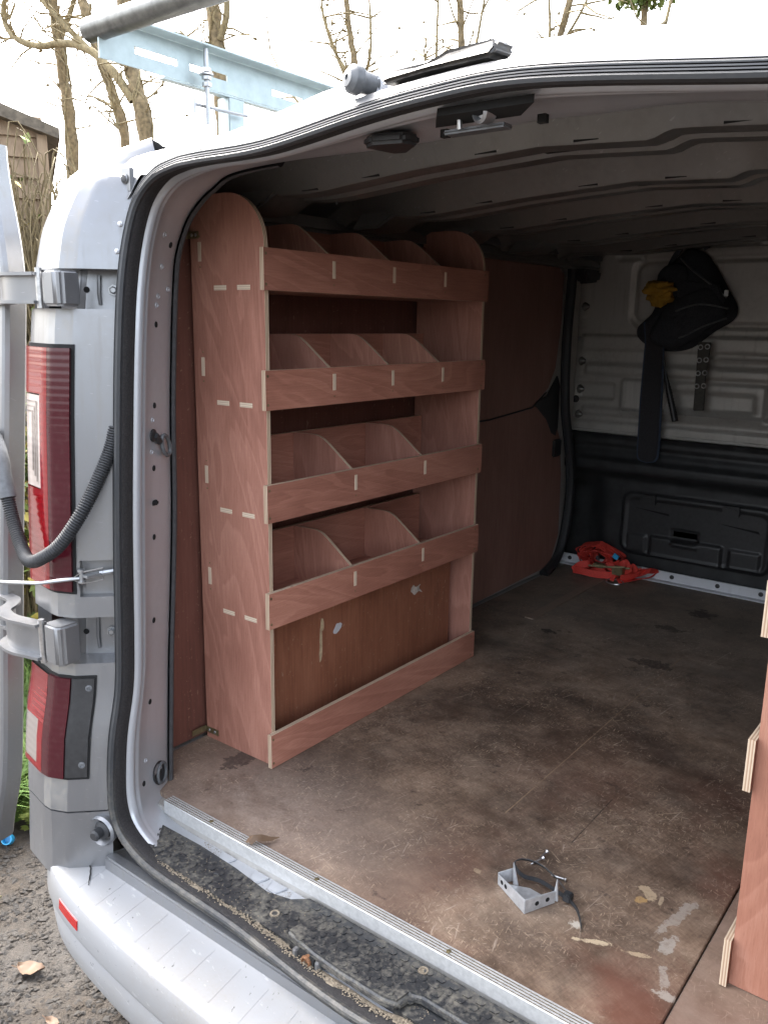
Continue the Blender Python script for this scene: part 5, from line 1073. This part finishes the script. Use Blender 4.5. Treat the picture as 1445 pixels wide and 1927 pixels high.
# small leafy weed, yellow leaf, fallen leaves, bottle cap, twig
wd = thing('weed', (-1.02, -.06, GZ), 'small lobed green weed at the edge of the mud', 'plant'); mb = MB(); rr = random.Random(9)
for k in range(22):
    a = rr.uniform(0, 6.28); r_ = rr.uniform(.01, .05); p = V(-1.02 + r_ * math.cos(a), -.06 + r_ * math.sin(a), GZ + rr.uniform(.01, .07))
    for q in (-.7, 0, .7): leaf_shape(mb, p, V(math.cos(a + q), math.sin(a + q), .25), V(0, 0, 1), .028, .018)
mb.obj('leaves', 'leaf', wd, ang=60)
def fallen(name, x, y, l, w, az, mat, label, curl=.25, seed=0):
    rr = random.Random(seed); z = GZ + gnoise(x, y) + .012; d = V(math.cos(az), math.sin(az), 0); s = V(-d.y, d.x, 0); rows = []
    for i in range(9):
        u = i / 8; wd_ = w * math.sin(math.pi * min(1, max(.02, u)) ** .85) * (1 + .12 * rr.uniform(-1, 1)); c = V(x, y, z) + d * l * (u - .5) + V(0, 0, curl * l * (u - .5) ** 2)
        rows.append([c + s * wd_ * v + V(0, 0, curl * w * v * v + .003 * rr.uniform(-1, 1)) for v in (-.5, -.25, 0, .25, .5)])
    m = MB().rows(rows); m.tube([V(x, y, z) - d * l * .5, V(x, y, z) - d * l * .72 + V(0, 0, .004)], .0012, 5)
    return tag(m.obj(name, mat, None, ang=60), label, 'leaf', 'dead leaves')
fallen('dead_leaf', -.80, -.345, .085, .05, 1.1, 'leaf_pale', 'pale yellow-green fallen leaf on the mud left of the bumper', .3, 1)
fallen('dead_leaf', -.475, -.395, .075, .048, .5, 'leaf_dead', 'tan dead leaf lying on gravel below the reflector', .4, 2)
fallen('dead_leaf', -.28, -.455, .045, .02, .2, 'leaf_dead', 'small buff dead leaf near the bottom edge under the bumper', .3, 3)
fallen('dead_leaf', -.43, -.25, .07, .014, -.3, 'leaf_pale', 'narrow pale strip of dead leaf under the bumper', .1, 4)
fallen('dead_leaf', -.96, -.02, .05, .025, 1.3, 'leaf_y', 'bright yellow leaf standing in the grass by the pillar', .2, 5)
cap = MB().lathe((-1.02, -.153, GZ + .012), (.5, -.6, .5), [(.0, 0), (.016, 0), (.017, .004), (.016, .026), (.013, .026), (.012, .006), (.0, .005)], 18).obj('bottle_cap', 'blue'); tag(cap, 'bright blue plastic bottle cap on the mud under the door', 'cap')
# gravel and mud clods
def stones(name, n, fn, smin, smax, seed, label, mat='stone'):
    rr = random.Random(seed); mb = MB()
    for _ in range(n):
        x, y = fn(rr); s = smin + (smax - smin) * rr.random() ** 4; z = GZ + gnoise(x, y) + s * .1
        q = [V(rr.uniform(.6, 1.2), 0, 0), V(0, rr.uniform(.6, 1.2), 0), V(-rr.uniform(.6, 1.2), 0, 0), V(0, -rr.uniform(.6, 1.2), 0), V(rr.uniform(-.3, .3), rr.uniform(-.3, .3), rr.uniform(.2, .5)), V(0, 0, -.4)]
        m_ = Matrix.Rotation(rr.uniform(0, 6.28), 3, 'Z') @ Matrix.Rotation(rr.uniform(-.4, .4), 3, 'X'); mb.add([V(x, y, z) + (m_ @ k) * s for k in q], [(0, 1, 4), (1, 2, 4), (2, 3, 4), (3, 0, 4), (1, 0, 5), (2, 1, 5), (3, 2, 5), (0, 3, 5)])
    return tag(mb.obj(name, mat, None, ang=25), label, 'gravel', kind='stuff')
stones('gravel', 16000, lambda rr: (rr.uniform(-1.0, .5), rr.uniform(-.85, .05)), .0018, .0125, 51, 'dark gravel and stones in the mud around the bumper')
stones('mud_crumbs', 14000, lambda rr: (rr.uniform(-1.5, .2), rr.uniform(-.8, .3)), .002, .012, 52, 'crumbled brown mud on the ground', 'mud')
# far green tree seen over the roof
gt = thing('evergreen_tree', (-2.95, 9, GZ), 'leafy green tree just showing over the van roof at top right', 'tree'); mb = MB(); rr = random.Random(77)
for _ in range(2600):
    d = rv(rr).normalized(); p = V(-2.96, 9, 5.12) + d * (.52 * rr.random() ** .4) ; leaf_shape(mb, p, rv(rr), rv(rr), .09, .06)
mb.obj('crown', 'leaf', gt, ang=60); MB().tube([(-2.95, 9, GZ), (-2.9, 9, 3), (-2.95, 9, 5.2)], [.12, .08, .02], 9).obj('trunk', 'bark', gt)
